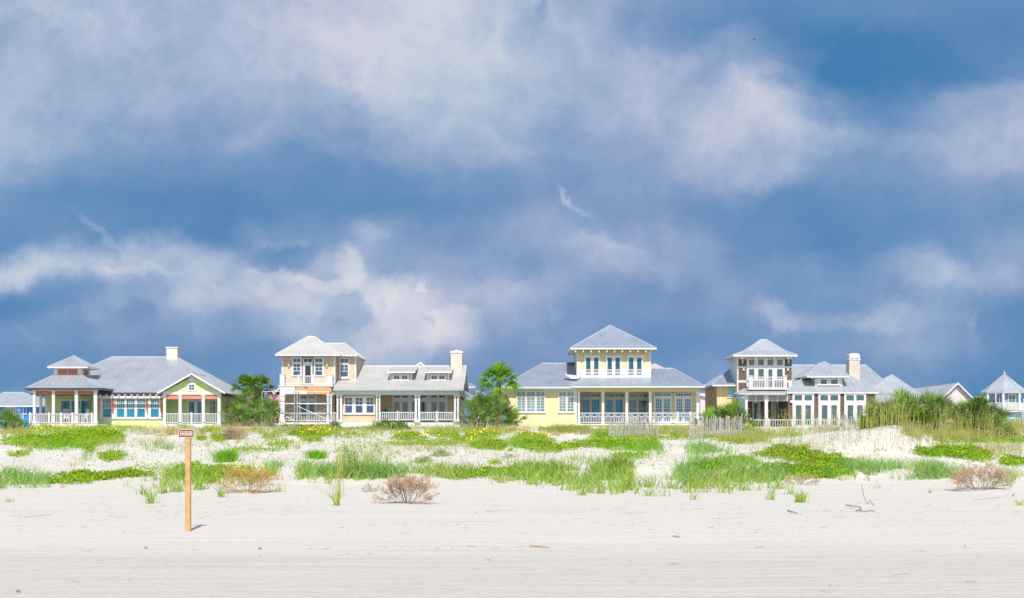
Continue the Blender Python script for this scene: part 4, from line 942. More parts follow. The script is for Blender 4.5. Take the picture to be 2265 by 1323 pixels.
# ================================================================== palms
def fan(V, Fc, base, az, el, pet, Rf, n, droop, col=0, spread=2.2, M=None):
    d = Vector((math.cos(az) * math.cos(el), math.sin(az) * math.cos(el), math.sin(el)))
    tip = base + d * pet + Vector((0, 0, -.08 * pet * max(0, math.cos(el))))
    side = d.cross(Vector((0, 0, 1)))
    side = side.normalized() if side.length > .1 else Vector((1, 0, 0))
    nrm = side.cross(d).normalized()
    roll = rnd.uniform(-.5, .5); side = (side * math.cos(roll) + nrm * math.sin(roll)).normalized(); nrm = side.cross(d).normalized()
    def strip(a, b, c, w1, w2, sd):
        i = len(V); V.extend([tuple(a - sd * w1 * .5), tuple(a + sd * w1 * .5), tuple(b + sd * w2), tuple(b - sd * w2), tuple(c), tuple(c)])
        Fc.append((i, i + 1, i + 2, i + 3)); Fc.append((i + 3, i + 2, i + 4, i + 4)); M.extend([col, col])
    strip(base, base.lerp(tip, .6), tip, .05, .02, side)
    for k in range(n):
        t = (k / (n - 1) - .5) * spread * rnd.uniform(.95, 1.05)
        ld = (d * math.cos(t) + side * math.sin(t)).normalized()
        L = Rf * (1 - .25 * abs(t) / (spread / 2)) * rnd.uniform(.85, 1.08)
        mid = tip + ld * L * .5; end = tip + ld * L + Vector((0, 0, -droop * L * rnd.uniform(.4, 1.3)))
        strip(tip, mid, end, .015, .021 * Rf / .8, (ld.cross(nrm)).normalized())
def tris_fix(V, Fc): return V, [f if f[2] != f[3] else f for f in Fc]
def mk(name, V, Fc, m, parent, M=None):
    me = bpy.data.meshes.new(name)
    faces = []
    for f in Fc:
        faces.append((f[0], f[1], f[2]) if (f[2] == f[3] or V[f[2]] == V[f[3]]) else f)
    me.from_pydata(V, [], faces); ms = m if isinstance(m, list) else [m]
    for x in ms: me.materials.append(x)
    if len(ms) > 1: me.polygons.foreach_set('material_index', M)
    me.update(); o = bpy.data.objects.new(name, me); C.objects.link(o); setpar(o, parent); return o
def cabbage_palm(px, Y, pyc, Rp, label, nf=26, trunk=True, mat_=None, group='cabbage palms'):
    x = wx(px, Y); zc = wz(pyc, Y); zb = gz(x, Y); t = thing('cabbage_palm', (x, Y, zb), label, 'palm tree', group)
    Rm = Rp * Y / F
    mb = MB(); n = 8; pts = [(x + .06 * math.sin(k * 1.3), Y + .05 * math.cos(k), zb - .2 + (zc - zb + .2) * k / n) for k in range(n + 1)]
    mb.tube(pts, [.24 - .06 * k / n for k in range(n + 1)], 9); mb.build('trunk', trunk_m, t)
    V, Fc, M = [], [], []; c = Vector((x, Y, zc))
    for k in range(nf):
        az = k * 2.399 + rnd.uniform(-.3, .3); u = (k + .5) / nf; el = R(80 - 95 * u + rnd.uniform(-10, 10))
        fan(V, Fc, c, az, el, Rm * .42, Rm * .62, 18, .28 + .25 * u, rnd.choice([0, 0, 1]), M=M)
    mk('crown', V, Fc, [mat_ or leaf_palm, leaf_palm2], t, M)
    V, Fc, M = [], [], []
    for k in range(nf):
        az = rnd.uniform(0, 6.28); el = R(rnd.uniform(-85, -35)); fan(V, Fc, c + Vector((0, 0, -.1 - rnd.random() * .4)), az, el, Rm * .30, Rm * .5, 12, .5, M=M, spread=1.3)
    mk('dead_fronds', V, Fc, leaf_dead, t)
    return t
def palmetto(px, Y, w, h, label, n=26, dead=.25, mat_=None, group='saw palmettos', zoff=0, Rf=None):
    """w, h in photo pixels: half width and height of the clump"""
    x = wx(px, Y); zb = gz(x, Y) + zoff; t = thing('saw_palmetto', (x, Y, zb), label, 'palmetto', group)
    wm, hm = w * Y / F, h * Y / F; V, Fc, M = [], [], []; V2, F2, M2 = [], [], []
    for k in range(4):
        mb = MB(); a = rnd.uniform(0, 6.28); q = Vector((x + wm * .6 * math.cos(a) * rnd.random(), Y + wm * .5 * math.sin(a), zb - .1)); mb.tube([q, q + Vector((rnd.uniform(-.2, .2), 0, hm * .3)), q + Vector((rnd.uniform(-.3, .3), 0, hm * .5))], [.09, .08, .06]); mb.build('stem', trunk_m, t)
    Rf = Rf or min(1.0, max(.55, hm * .48))
    for k in range(n):
        u = rnd.uniform(-1, 1); hh = math.sqrt(max(0, 1 - u * u * .8))
        b = Vector((x + u * wm * .75, Y + rnd.uniform(-.7, .7) * min(wm, 1.6), zb + rnd.uniform(0, .45) * hm * hh))
        el = R(rnd.uniform(25, 85)); az = (math.pi / 2 - u * 1.2 if rnd.random() < .4 else -math.pi / 2 + u * 1.2) + rnd.uniform(-.8, .8)
        if rnd.random() < dead:
            fan(V2, F2, b, az, R(rnd.uniform(-30, 35)), .25, Rf * .8, 11, .5, M=M2, spread=1.6)
        else:
            pet = max(.15, (hm * hh * 1.1 - (b.z - zb) - Rf * .55)) * rnd.uniform(.5, 1.1)
            fan(V, Fc, b, az, el, pet, Rf * rnd.uniform(.8, 1.1), 14, .12, rnd.choice([0, 0, 1]), M=M, spread=2.0)
    mk('fronds', V, Fc, [mat_ or leaf_palm, leaf_palm2], t, M)
    if V2: mk('dead_fronds', V2, F2, leaf_dead, t)
    return t
cabbage_palm(1104, 108, 848, 60, 'tall cabbage palm between the tan and yellow houses', 40, mat_=leaf_palm2)
cabbage_palm(543, 116, 859, 42, 'cabbage palm left of the scaffold, behind the lime cottage', 30)
cabbage_palm(577, 119, 858, 40, 'cabbage palm nearest the scaffold, with drooping dead fronds', 28)
cabbage_palm(517, 126, 868, 26, 'small cabbage palm peeping over the lime cottage eave', 20)
cabbage_palm(556, 128, 858, 30, 'cabbage palm standing between two others beside the lime cottage', 22)
palmetto(1050, 109, 17, 78, 'slim upright palmetto against the tan house end wall', 26)
palmetto(1086, 104, 52, 78, 'broad fan palmetto below the tall cabbage palm', 84, .12)
palmetto(1068, 102, 28, 45, 'grassy palmetto at the tan house corner', 34, .15)
palmetto(1140, 103, 22, 46, 'palmetto with dry tips beside the yellow house wall', 30, .45)
palmetto(1072, 112, 24, 66, 'deep green palmetto behind the broad fan palmetto', 34, .1)
palmetto(535, 104, 30, 52, 'palmetto left of the scaffold by the lime cottage end', 40, .15)
palmetto(590, 108, 26, 66, 'tall palmetto behind the scaffold', 40, .2)
palmetto(560, 103, 26, 40, 'low palmetto in front of the scaffold', 34, .2)
palmetto(548, 112, 30, 85, 'tall dense palmetto behind the low ones by the scaffold', 48, .15)
palmetto(612, 112, 24, 50, 'palmetto behind the tan tower porch post', 30, .3)
palmetto(14, 96, 32, 48, 'palmetto in front of the blue cottage', 50, .1)
palmetto(1563, 98, 24, 44, 'palmetto at the right end of the yellow veranda', 34, .15, leaf_palm2)
palmetto(1604, 100, 28, 58, 'palmetto in the middle of the clump before the shingled house', 44, .3)
palmetto(1624, 99, 24, 62, 'palmetto nearest the shingled house porch', 38, .35)
palmetto(1582, 102, 20, 50, 'palmetto with bare dry stalks between fence and amber house', 26, .5)
palmetto(1655, 97, 18, 26, 'small palmetto below the shingled house porch', 18, .3)
for px, Y, w, h, d, lab in ((1950, 78, 28, 84, .15, 'leftmost palmetto of the dune thicket'), (1996, 77, 38, 98, .1, 'tallest green palmetto of the dune thicket'), (2040, 78, 32, 90, .2, 'palmetto right of the tallest in the thicket'),
                            (2076, 77, 30, 82, .35, 'dull palmetto in the middle of the thicket'), (2110, 78, 28, 76, .45, 'mostly dead palmetto in the thicket'), (2144, 78, 26, 80, .4, 'brown palmetto beside the bright fan'),
                            (2172, 78, 26, 96, .08, 'tall bright fan palmetto near the thicket end'), (2198, 79, 20, 66, .6, 'withered palmetto at the thicket end'), (2222, 78, 20, 40, .35, 'small lone palmetto before the octagonal porch house'),
                            (1928, 79, 22, 48, .3, 'low palmetto beside the shingled house doors'), (2065, 82, 40, 64, .3, 'wide palmetto at the back of the thicket')):
    palmetto(px, Y, w, h, lab, int(26 + 1.3 * w), min(.6, d + .14), zoff=-.0)

# ================================================================== leafy and twiggy bushes
def leaf_cloud(n, cx, cy, cz, rx, ry, rz, s, shell=.55, lump=.25):
    d = rng.normal(size=(n, 3)); d[:, 2] = np.abs(d[:, 2]) * .9 + .02; d /= np.linalg.norm(d, axis=1)[:, None]
    rr = shell + (1 - shell) * rng.random(n) ** .5
    lm = 1 + lump * np.sin(d[:, 0] * 5 + cx) * np.cos(d[:, 1] * 4 + cy) + lump * .5 * np.sin(d[:, 2] * 9 + d[:, 0] * 7)
    P = np.stack([cx + d[:, 0] * rx * rr * lm, cy + d[:, 1] * ry * rr * lm, cz + d[:, 2] * rz * rr * lm], -1)
    return leaves_at(P, s)
def leaves_at(P, s, up=.35):
    n = len(P); a = rng.normal(size=(n, 3)); a[:, 2] = a[:, 2] * .6 + up; a /= np.linalg.norm(a, axis=1)[:, None]
    b = rng.normal(size=(n, 3)); b -= (b * a).sum(1)[:, None] * a; b /= np.linalg.norm(b, axis=1)[:, None]
    sz = (s * (.6 + .8 * rng.random(n)))[:, None]
    V = np.stack([P, P + a * sz * .5 + b * sz * .35, P + a * sz, P + a * sz * .5 - b * sz * .35], 1).reshape(-1, 3)
    return V, np.arange(n * 4).reshape(-1, 4)
def bush(px, py, w, h, label, m, s=.07, n=1600, cat='bush', name='shrub', group=None, stems=True):
    X, Y, Z, ok = ground_at(px, py); x, y, z = X[0], Y[0], Z[0]; k = y / F; rx, hz = w * k, h * k
    t = thing(name, (x, y, z), label, cat, group)
    V, Q = leaf_cloud(n, x, y, z - .05, rx, min(rx, 1.2), hz, s); arr_obj('foliage', V, Q, m, t)
    mb = MB()
    for j in range(7): a = rnd.uniform(-1, 1); mb.tube([(x + a * .1, y, z - .1), (x + a * rx * .4, y + rnd.uniform(-.2, .2), z + hz * .5), (x + a * rx * .6, y + rnd.uniform(-.3, .3), z + hz * .8)], [.02, .014, .006], 5)
    mb.build('stems', trunk_m, t)
bush(848, 951, 30, 24, 'dark green round shrub before the tan house railing, the larger of two', leaf_bush, n=2200)
bush(886, 950, 22, 20, 'dark green shrub right of the larger one before the tan house railing', leaf_bush, n=1500)
bush(742, 948, 12, 20, 'small olive shrub at the foot of the tan house tower', leaf_mixed, n=700)
bush(35, 950, 40, 26, 'mixed green shrub before the blue cottage', leaf_bush, n=2200)
bush(1330, 944, 40, 12, 'low dark green hedge shrub before the yellow veranda', leaf_bush, n=1800)
bush(1345, 938, 20, 16, 'rounded dark shrub behind the slat fence', leaf_bush, n=1000)
bush(1399, 965, 44, 34, 'silvery green shrub behind the slat fence', leaf_silver, .06, 3600)
bush(1503, 962, 26, 16, 'small silvery shrub between the two slat fences', leaf_silver, .05, 1500)
bush(1655, 960, 28, 22, 'silvery green shrub by the shingled house deck', leaf_silver, .06, 1800)
bush(938, 1024, 26, 18, 'silvery cushion shrub on white sand, the left of a pair', leaf_silver, .035, 2600)
bush(975, 1009, 24, 20, 'silvery cushion shrub on white sand, the right of a pair', leaf_silver, .035, 2400)
bush(1127, 1012, 20, 10, 'sparse silvery shrub on bare sand', leaf_silver, .03, 500)
bush(640, 957, 30, 16, 'pale green shrub beside the yellow flowers', leaf_silver, .06, 1300)
def green_tuft(px, py, w, h, label, m=leaf_lush, n=620, bw=.018, name='grass_clump', cat='grass clump'):
    X, Y, Z, ok = ground_at(px, py); x, y, z = X[0], Y[0], Z[0]; k = y / F; rx, hz = w * k, h * k
    b = np.stack([x + rng.normal(size=n) * rx * .33, y + rng.normal(size=n) * rx * .33, np.full(n, z)], -1)
    b[:, 2] = terr(b[:, 0], b[:, 1])
    dx = (b[:, 0] - x) / rx + rng.normal(size=n) * .3; dy = rng.normal(size=n) * .4
    V, Q = blades(b, hz * (.6 + .5 * rng.random(n)), bw, dx * 1.0, dy * .8)
    o = arr_obj(name, V, Q, m); tag(o, label, cat)
def blades(B, h, w, lx, ly, bend=.45):
    """curved tapering blades: B base points, h heights, lx/ly lean at the tip as a fraction of h"""
    n = len(B); h = np.broadcast_to(h, n); w = np.broadcast_to(w, n)
    th = rng.random(n) * np.pi; sx, sy = np.cos(th), np.sin(th) * .6
    rows = []
    for u, ww in ((0, 1), (.4, .85), (.75, .55), (1, .08)):
        cz = h * (u - bend * .5 * u * u * np.clip(np.hypot(lx, ly), 0, 1.2))
        cx = lx * h * u ** 1.7; cy = ly * h * u ** 1.7
        c = B + np.stack([cx, cy, cz], -1); s = np.stack([sx, sy, np.zeros(n)], -1) * (w * ww * .5)[:, None]
        rows += [c - s, c + s]
    V = np.stack(rows, 1).reshape(-1, 3); i = np.arange(n)[:, None] * 8
    Q = np.concatenate([np.stack([i + 2 * k, i + 2 * k + 1, i + 2 * k + 3, i + 2 * k + 2], -1).reshape(-1, 4) for k in range(3)])
    return V, Q
green_tuft(500, 1022, 30, 32, 'round bright green grass clump on bare sand behind the sign')
green_tuft(700, 1014, 26, 22, 'low bright grass clump between yellow flowers and tall oats', n=520)
def twig_bush(px, py, w, h, label, m, n=34, lv=4, name='dry_shrub', dense=1.0):
    X, Y, Z, ok = ground_at(px, py); x, y, z = X[0], Y[0], Z[0]; k = y / F; rx, hz = w * k, h * k
    t = thing(name, (x, y, z), label, 'dry shrub'); mb = MB(); fin = MB()
    def grow(p, d, L, r, l):
        q = p + d * L; (mb if l > 1 else fin).bar(p, q, r, r)
        if l == 0: return
        for _ in range(rnd.choice([2, 3, 3]) if l > 1 else 3):
            nd = (d + Vector((rnd.gauss(0, .5), rnd.gauss(0, .5), rnd.gauss(.08, .34)))).normalized(); grow(q, nd, L * rnd.uniform(.55, .85), max(.0045, r * .72), l - 1)
    m_ = max(rx, hz)
    for j in range(n):
        a = rnd.uniform(-1, 1); d = Vector((a * rx / m_ * 1.55, rnd.uniform(-.7, .7), .5 + .65 * (1 - abs(a)) * hz / m_ * 1.6)).normalized()
        L = (rx * abs(d.x) + hz * d.z) * .30 * rnd.uniform(.75, 1.2); grow(Vector((x + a * rx * .22, y + rnd.uniform(-.3, .3), z - .02)), d, L, .010, lv - 1)
    mb.build('branches', twig if m is twig_dry else m, t); fin.build('twigs', m, t)
twig_bush(900, 1114, 62, 56, 'large bare pinkish-brown shrub at the dune foot, midway along the beach', twig_dry, 24, 6)
twig_bush(549, 1090, 50, 54, 'golden-brown dry shrub beside the sign post, among green shoots', twig_gold, 24, 6)
twig_bush(2168, 1084, 58, 50, 'wide dry brown shrub at the right end of the dune edge', twig_dry, 24, 6)
twig_bush(517, 972, 27, 32, 'tall rounded dry brown shrub before the lime cottage end', twig_dry, 40, 5)
twig_bush(1770, 1072, 40, 20, 'low sparse dry shrub between green mats', twig_dry, 22, 4)
twig_bush(820, 1088, 22, 16, 'small dry shrub just left of the large bare one', twig_dry, 12, 4)
twig_bush(370, 965, 36, 16, 'low dry yellowish shrub behind the sign', twig_gold, 26, 4)

# ================================================================== uncountable plant cover
def patch(lst, per=1.0):
    """(px,py,rx,ry,n) ellipses of the photo, as points on the dunes"""
    A = []
    for cx, cy, rx, ry, n in lst:
        n = int(n * per); a = rng.random(n) * 6.283; r = np.sqrt(rng.random(n)) * (1 + .18 * np.sin(a * 3 + cx) + .12 * np.sin(a * 7 + cy))
        A.append(np.stack([cx + rx * r * np.cos(a), cy + ry * r * np.sin(a)], -1))
    A = np.concatenate(A); X, Y, Z, ok = ground_at(A[:, 0], A[:, 1])
    dy = rng.normal(size=len(X)) * .12; dx = rng.normal(size=len(X)) * .08
    X = X[ok] + dx[ok]; Y = Y[ok] + dy[ok]; return X, Y, terr(X, Y)
def mat_cover(name, lst, m, s, h, per=1.0, up=.35):
    X, Y, Z = patch(lst, per); nz = (fbm(X * 1.3, Y * 1.1, 2) + 1) * .5
    P = np.stack([X, Y, Z + rng.random(len(X)) ** .7 * h * (.25 + nz)], -1); V, Q = leaves_at(P, s, up)
    o = arr_obj(name, V, Q, m); o['kind'] = 'stuff'; return o
def grass_cover(name, lst, m, h, w, lean=.35, per=1.0, clump=.5, hvar=.5, foot=0):
    X, Y, Z = patch(lst, per); n = len(X)
    # gather blades into tufts
    k = rng.integers(0, n, max(1, n // 14)); j = rng.integers(0, len(k), n); u = (rng.random(n) < clump)
    X = np.where(u, X[k][j] + rng.normal(size=n) * .10, X); Y = np.where(u, Y[k][j] + rng.normal(size=n) * .10, Y)
    ok = (Y > 40) & (fbm(X * .9 + 5, Y * .8, 2) > -.22 - .3 * rng.random(n)); X, Y = X[ok], Y[ok]; n = len(X)
    B = np.stack([X, Y, terr(X, Y) - .02], -1)
    V, Q = blades(B, h * (1 - hvar + 2 * hvar * rng.random(n)), w, rng.normal(size=n) * lean, rng.normal(size=n) * lean)
    o = arr_obj(name, V, Q, m); o['kind'] = 'stuff'; return o
CREEP = [(600, 952, 60, 5, 700), (1420, 952, 100, 6, 1300), (1560, 968, 80, 7, 1100), (1700, 965, 90, 6, 900), (1000, 950, 60, 4, 500), (2150, 975, 90, 9, 1200), (760, 966, 60, 5, 600), (150, 958, 118, 20, 9000), (80, 980, 74, 13, 4200), (190, 972, 78, 18, 6000), (230, 958, 45, 14, 2500), (288, 942, 38, 8, 2000), (405, 944, 20, 4, 500), (446, 972, 11, 4, 350), (486, 970, 20, 8, 900), (470, 953, 26, 7, 900),
         (196, 996, 11, 8, 350), (247, 1012, 28, 10, 900), (40, 1008, 24, 4, 300), (150, 1066, 50, 7, 1400), (210, 1058, 60, 6, 1500), (290, 1053, 50, 4, 900), (420, 1040, 30, 8, 900), (500, 1046, 60, 9, 1800), (462, 1062, 20, 8, 500),
         (686, 957, 50, 12, 3600), (735, 952, 30, 8, 1300), (620, 985, 30, 8, 500), (560, 998, 60, 3, 450), (690, 975, 24, 5, 500), (815, 950, 60, 4, 1100), (900, 945, 52, 6, 1700), (905, 968, 36, 9, 1500), (985, 962, 34, 8, 1400), (955, 983, 60, 5, 1100),
         (1065, 962, 40, 16, 3400), (1080, 985, 38, 11, 2200), (1020, 975, 26, 8, 900), (1175, 975, 48, 14, 3300), (1215, 992, 62, 10, 2600), (1255, 951, 62, 6, 1500), (1340, 960, 30, 10, 1200), (1400, 982, 66, 13, 4200), (1300, 985, 50, 8, 1400), (1340, 975, 40, 10, 1500),
         (1390, 1012, 40, 7, 800), (1040, 1052, 46, 7, 1500), (1120, 1048, 60, 7, 1700), (1095, 1026, 12, 3, 120), (1490, 950, 30, 8, 700), (1480, 968, 40, 6, 700),
         (1620, 1022, 56, 8, 2200), (1560, 1040, 40, 8, 800), (1740, 1005, 60, 12, 2600), (1800, 1018, 60, 12, 2600), (1800, 1044, 76, 14, 4800), (1730, 1042, 50, 9, 1500), (1860, 1030, 40, 10, 1500), (1640, 978, 60, 6, 900), (2110, 1002, 76, 12, 4600), (2160, 1012, 40, 10, 1500), (2245, 1024, 36, 8, 1300), (2230, 975, 60, 8, 1300),
         (1130, 998, 12, 2, 60), (600, 970, 20, 4, 250), (880, 985, 30, 4, 300)]
mat_cover('creeper_mat', CREEP, leaf_creeper, .08, .20, 1.1)
tag(bpy.data.objects['creeper_mat'], 'bright green creeping ground cover in low mats over the dunes', 'ground cover')
SC = [(300, 1000, 300, 50, 900), (700, 990, 300, 45, 1500), (1100, 1000, 260, 45, 900), (1500, 1000, 200, 45, 800), (1800, 1010, 160, 30, 300), (2180, 1000, 90, 50, 500), (640, 970, 100, 22, 600), (820, 975, 70, 14, 420), (1130, 962, 40, 12, 500), (350, 1035, 60, 10, 300), (1760, 990, 60, 16, 200), (2240, 985, 40, 20, 300)]
mat_cover('scattered_leaves', SC, leaf_creeper, .07, .10); tag(bpy.data.objects['scattered_leaves'], 'small runner leaves scattered on the bare dune sand', 'ground cover')
FL = [(95, 950, 35, 9, 110), (155, 945, 45, 6, 130), (290, 941, 36, 6, 130), (235, 960, 24, 6, 20), (690, 955, 46, 11, 190), (900, 944, 48, 5, 70), (925, 965, 50, 10, 50), (1070, 957, 40, 10, 100), (1050, 978, 30, 6, 45), (1180, 964, 46, 8, 100), (470, 952, 12, 4, 25), (1270, 947, 70, 6, 40), (548, 1045, 40, 12, 40), (1480, 965, 50, 8, 20), (735, 952, 20, 6, 20)]
mat_cover('yellow_flowers', FL, flower_m, .115, .26, 1.0, up=1.2); tag(bpy.data.objects['yellow_flowers'], 'yellow daisy flowers dotted over the green mats', 'flowers')
G_TEAL = [(20, 1068, 40, 15, 1500), (75, 1070, 32, 12, 900), (600, 1042, 20, 14, 500), (680, 1044, 26, 10, 600), (760, 1050, 60, 12, 1900), (830, 1052, 60, 10, 2200), (880, 1050, 50, 8, 1100), (1290, 1020, 30, 10, 150), (1560, 1006, 46, 20, 2200), (1600, 1035, 60, 14, 1600), (1540, 1055, 50, 18, 2200), (1700, 1052, 60, 12, 1500), (1900, 1040, 40, 14, 1200), (1990, 1045, 110, 16, 3600), (2070, 1052, 50, 12, 1200), (245, 1010, 60, 14, 300), (350, 995, 40, 10, 200), (1430, 1000, 60, 14, 500)]
G_OAT = [(415, 1062, 50, 13, 700), (380, 1060, 30, 16, 350), (1180, 1050, 60, 12, 1500), (1240, 1052, 50, 15, 1800), (1290, 1062, 50, 14, 1700), (1350, 1050, 54, 20, 3300), (1150, 1055, 80, 10, 1200), (960, 1050, 80, 9, 1200), (1020, 1052, 60, 9, 900), (1640, 1062, 60, 10, 900), (1780, 1055, 60, 10, 700), (1400, 1080, 70, 8, 260), (1250, 1078, 60, 8, 200), (1500, 1076, 70, 10, 420), (1330, 1084, 90, 10, 500), (1180, 1068, 80, 8, 420), (1600, 1080, 60, 10, 350), (700, 1062, 90, 8, 200), (1900, 1062, 120, 6, 200), (1690, 1090, 80, 12, 350), (1560, 1082, 60, 10, 260), (65, 1000, 14, 10, 160), (335, 1100, 18, 8, 60), (500, 1060, 60, 18, 300), (2230, 1060, 30, 20, 160)]
grass_cover('bluish_dune_grass', G_TEAL, leaf_teal, .36, .024, .6, per=.62, hvar=.7); tag(bpy.data.objects['bluish_dune_grass'], 'blue-green dune grass in tussocks along the dune edge', 'grass')
grass_cover('dune_grass', G_OAT, leaf_oat, .38, .028, .65, per=.6, clump=.7, hvar=.65); tag(bpy.data.objects['dune_grass'], 'mid green beach grass along the seaward dune edge', 'grass')
G_LUSH = [(1400, 990, 66, 9, 2600), (1085, 990, 34, 9, 1500), (1160, 985, 36, 10, 1200), (1800, 1050, 80, 10, 1900), (1640, 1024, 40, 8, 900), (2110, 1005, 70, 10, 1500), (140, 985, 110, 12, 2200), (1340, 966, 40, 6, 600)]
grass_cover('lush_grass', G_LUSH, leaf_lush, .24, .016, .35, clump=.2); tag(bpy.data.objects['lush_grass'], 'bright short grass among the green mats', 'grass')
G_DRY = [(200, 948, 200, 5, 500), (560, 950, 120, 6, 900), (820, 956, 160, 7, 1200), (1050, 952, 120, 7, 800), (1300, 956, 200, 8, 1600), (1540, 962, 120, 9, 1300), (1640, 972, 50, 7, 500), (1700, 962, 90, 6, 1500), (1800, 952, 70, 4, 900), (2150, 965, 90, 14, 2600), (2230, 950, 50, 14, 1700), (2050, 955, 60, 16, 1500), (1950, 938, 60, 3, 300), (390, 955, 110, 10, 1600), (560, 962, 60, 8, 700), (30, 962, 50, 10, 600), (1650, 974, 60, 5, 400), (1250, 960, 50, 6, 400), (1120, 955, 40, 6, 300), (1000, 955, 60, 6, 500), (800, 960, 80, 6, 300), (500, 985, 200, 20, 700), (280, 985, 90, 12, 500), (960, 990, 150, 15, 500), (1640, 975, 60, 8, 400), (1500, 955, 60, 8, 600), (2200, 1000, 60, 14, 500), (1760, 1000, 80, 16, 200)]
grass_cover('dry_dune_grass', G_DRY, leaf_dry, .40, .018, .35, clump=.6); tag(bpy.data.objects['dry_dune_grass'], 'yellowing thin grass on the upper dunes', 'grass')
# isolated sprigs over open sand
G_SP = [(150, 1020, 150, 30, 160), (600, 1090, 500, 10, 60), (700, 1010, 250, 30, 260), (1100, 1010, 200, 30, 200), (1900, 1000, 160, 40, 200), (300, 1075, 250, 12, 90), (1880, 1090, 300, 14, 50), (850, 1015, 60, 30, 160)]
grass_cover('grass_sprigs', G_SP, leaf_dry, .30, .014, .3, clump=.92); tag(bpy.data.objects['grass_sprigs'], 'isolated thin sprigs of grass on open sand', 'grass')
def sea_oats(name, lst, hgt, label, m=None):
    X, Y, Z = patch(lst); n = len(X); B = np.stack([X, Y, Z - .02], -1)
    h = hgt * (.65 + .6 * rng.random(n)); lx = rng.normal(size=n) * .16 + .06; ly = rng.normal(size=n) * .1
    V, Q = blades(B, h, .016, lx, ly, .15)
    # drooping seed heads at a third of the tips
    k = rng.random(n) < .35; T = B[k] + np.stack([lx[k] * h[k], ly[k] * h[k], h[k] * (1 - .02)], -1); rep = 7
    P = np.repeat(T, rep, 0) + np.stack([rng.normal(size=len(T) * rep) * .02 + np.tile(np.arange(rep), len(T)) * .008, rng.normal(size=len(T) * rep) * .02, -np.tile(np.arange(rep), len(T)) * .045], -1)
    V2, Q2 = leaves_at(P, .055, .2)
    V = np.concatenate([V, V2]); Q = np.concatenate([Q, Q2 + len(V) - len(V2)])
    o = arr_obj(name, V, Q, m or leaf_dry); o['kind'] = 'stuff'; tag(o, label, 'sea oats')
sea_oats('sea_oats', [(1990, 946, 90, 8, 170), (2090, 955, 40, 12, 150), (1920, 945, 50, 8, 150), (1700, 964, 70, 5, 70), (1780, 955, 60, 4, 60), (1700, 990, 90, 12, 40), (2130, 975, 80, 14, 220), (2230, 965, 50, 14, 120), (1880, 975, 70, 18, 60), (2000, 990, 80, 14, 40), (1740, 1020, 120, 20, 60), (2230, 1000, 40, 20, 40)], 1.45, 'tall yellow-green sea oats on the big white dune')
sea_oats('green_sea_oats', [(768, 1046, 30, 7, 120), (800, 1050, 40, 7, 90), (840, 1048, 30, 6, 50)], .95, 'upright green sea oats above the middle of the dune edge', leaf_oat)
sea_oats('tall_sea_oats', [(751, 1050, 4, 3, 7)], 2.0, 'few very tall sea oat stems left of the middle')
sea_oats('sea_oats', [(1140, 1030, 30, 10, 24), (1205, 1030, 26, 10, 24), (744, 1098, 8, 4, 22), (1100, 1030, 8, 8, 5), (1370, 975, 90, 10, 16), (845, 960, 60, 6, 10), (1260, 945, 60, 4, 8), (950, 1010, 200, 20, 20)], 1.05, 'thin sea oats rising above the middle dune grass')
for k in (1, 2, 3): pass
def leafy_sprig(px, py, w, h, label, n=26):
    X, Y, Z, ok = ground_at(px, py); x, y, z = X[0], Y[0], Z[0]; k = y / F
    B = np.stack([x + rng.normal(size=n) * w * k * .3, y + rng.normal(size=n) * .12, np.zeros(n)], -1); B[:, 2] = terr(B[:, 0], B[:, 1]) - .01
    V, Q = blades(B, h * k * (.6 + .5 * rng.random(n)), .026, rng.normal(size=n) * .5, rng.normal(size=n) * .3, .5)
    tag(arr_obj('grass_clump', V, Q, leaf_oat), label, 'grass clump')
for a in ((330, 1114, 26, 42, 'grass clump at the dune foot just left of the sign post, the lowest one'), (362, 1092, 16, 44, 'upright grass clump beside the sign post'), (392, 1088, 26, 40, 'broad-bladed grass clump close left of the sign post', 50),
          (442, 1084, 24, 42, 'grass clump close right of the sign post', 50), (490, 1100, 18, 36, 'thin grass clump right of the sign, beside the golden shrub'), (1375, 1090, 18, 30, 'small drooping grass clump below the dune edge', 30), (1330, 1092, 20, 28, 'ragged grass clump under the densest grass', 30),
          (1290, 1096, 18, 30, 'leaning grass clump below the dune edge, left of the ragged one', 30), (1440, 1098, 40, 26, 'wide low grass clump splayed on open sand', 34), (1535, 1106, 20, 26, 'two-stemmed grass clump on open sand', 16), (1705, 1106, 18, 20, 'short grass clump on the beach slope', 20),
          (1772, 1112, 20, 30, 'arched green clump alone on white sand', 60), (745, 1118, 10, 46, 'straw-coloured upright clump left of the large bare shrub', 24), (2056, 1090, 10, 12, 'tiny sprig below the right-hand dune edge', 10), (18, 1112, 14, 14, 'small sprig at the far left of the beach', 12), (2262, 1118, 16, 18, 'small sprig at the right edge of the beach', 14), (1600, 1090, 26, 24, 'loose grass clump below the seaward dune edge', 30)):
    leafy_sprig(*a)

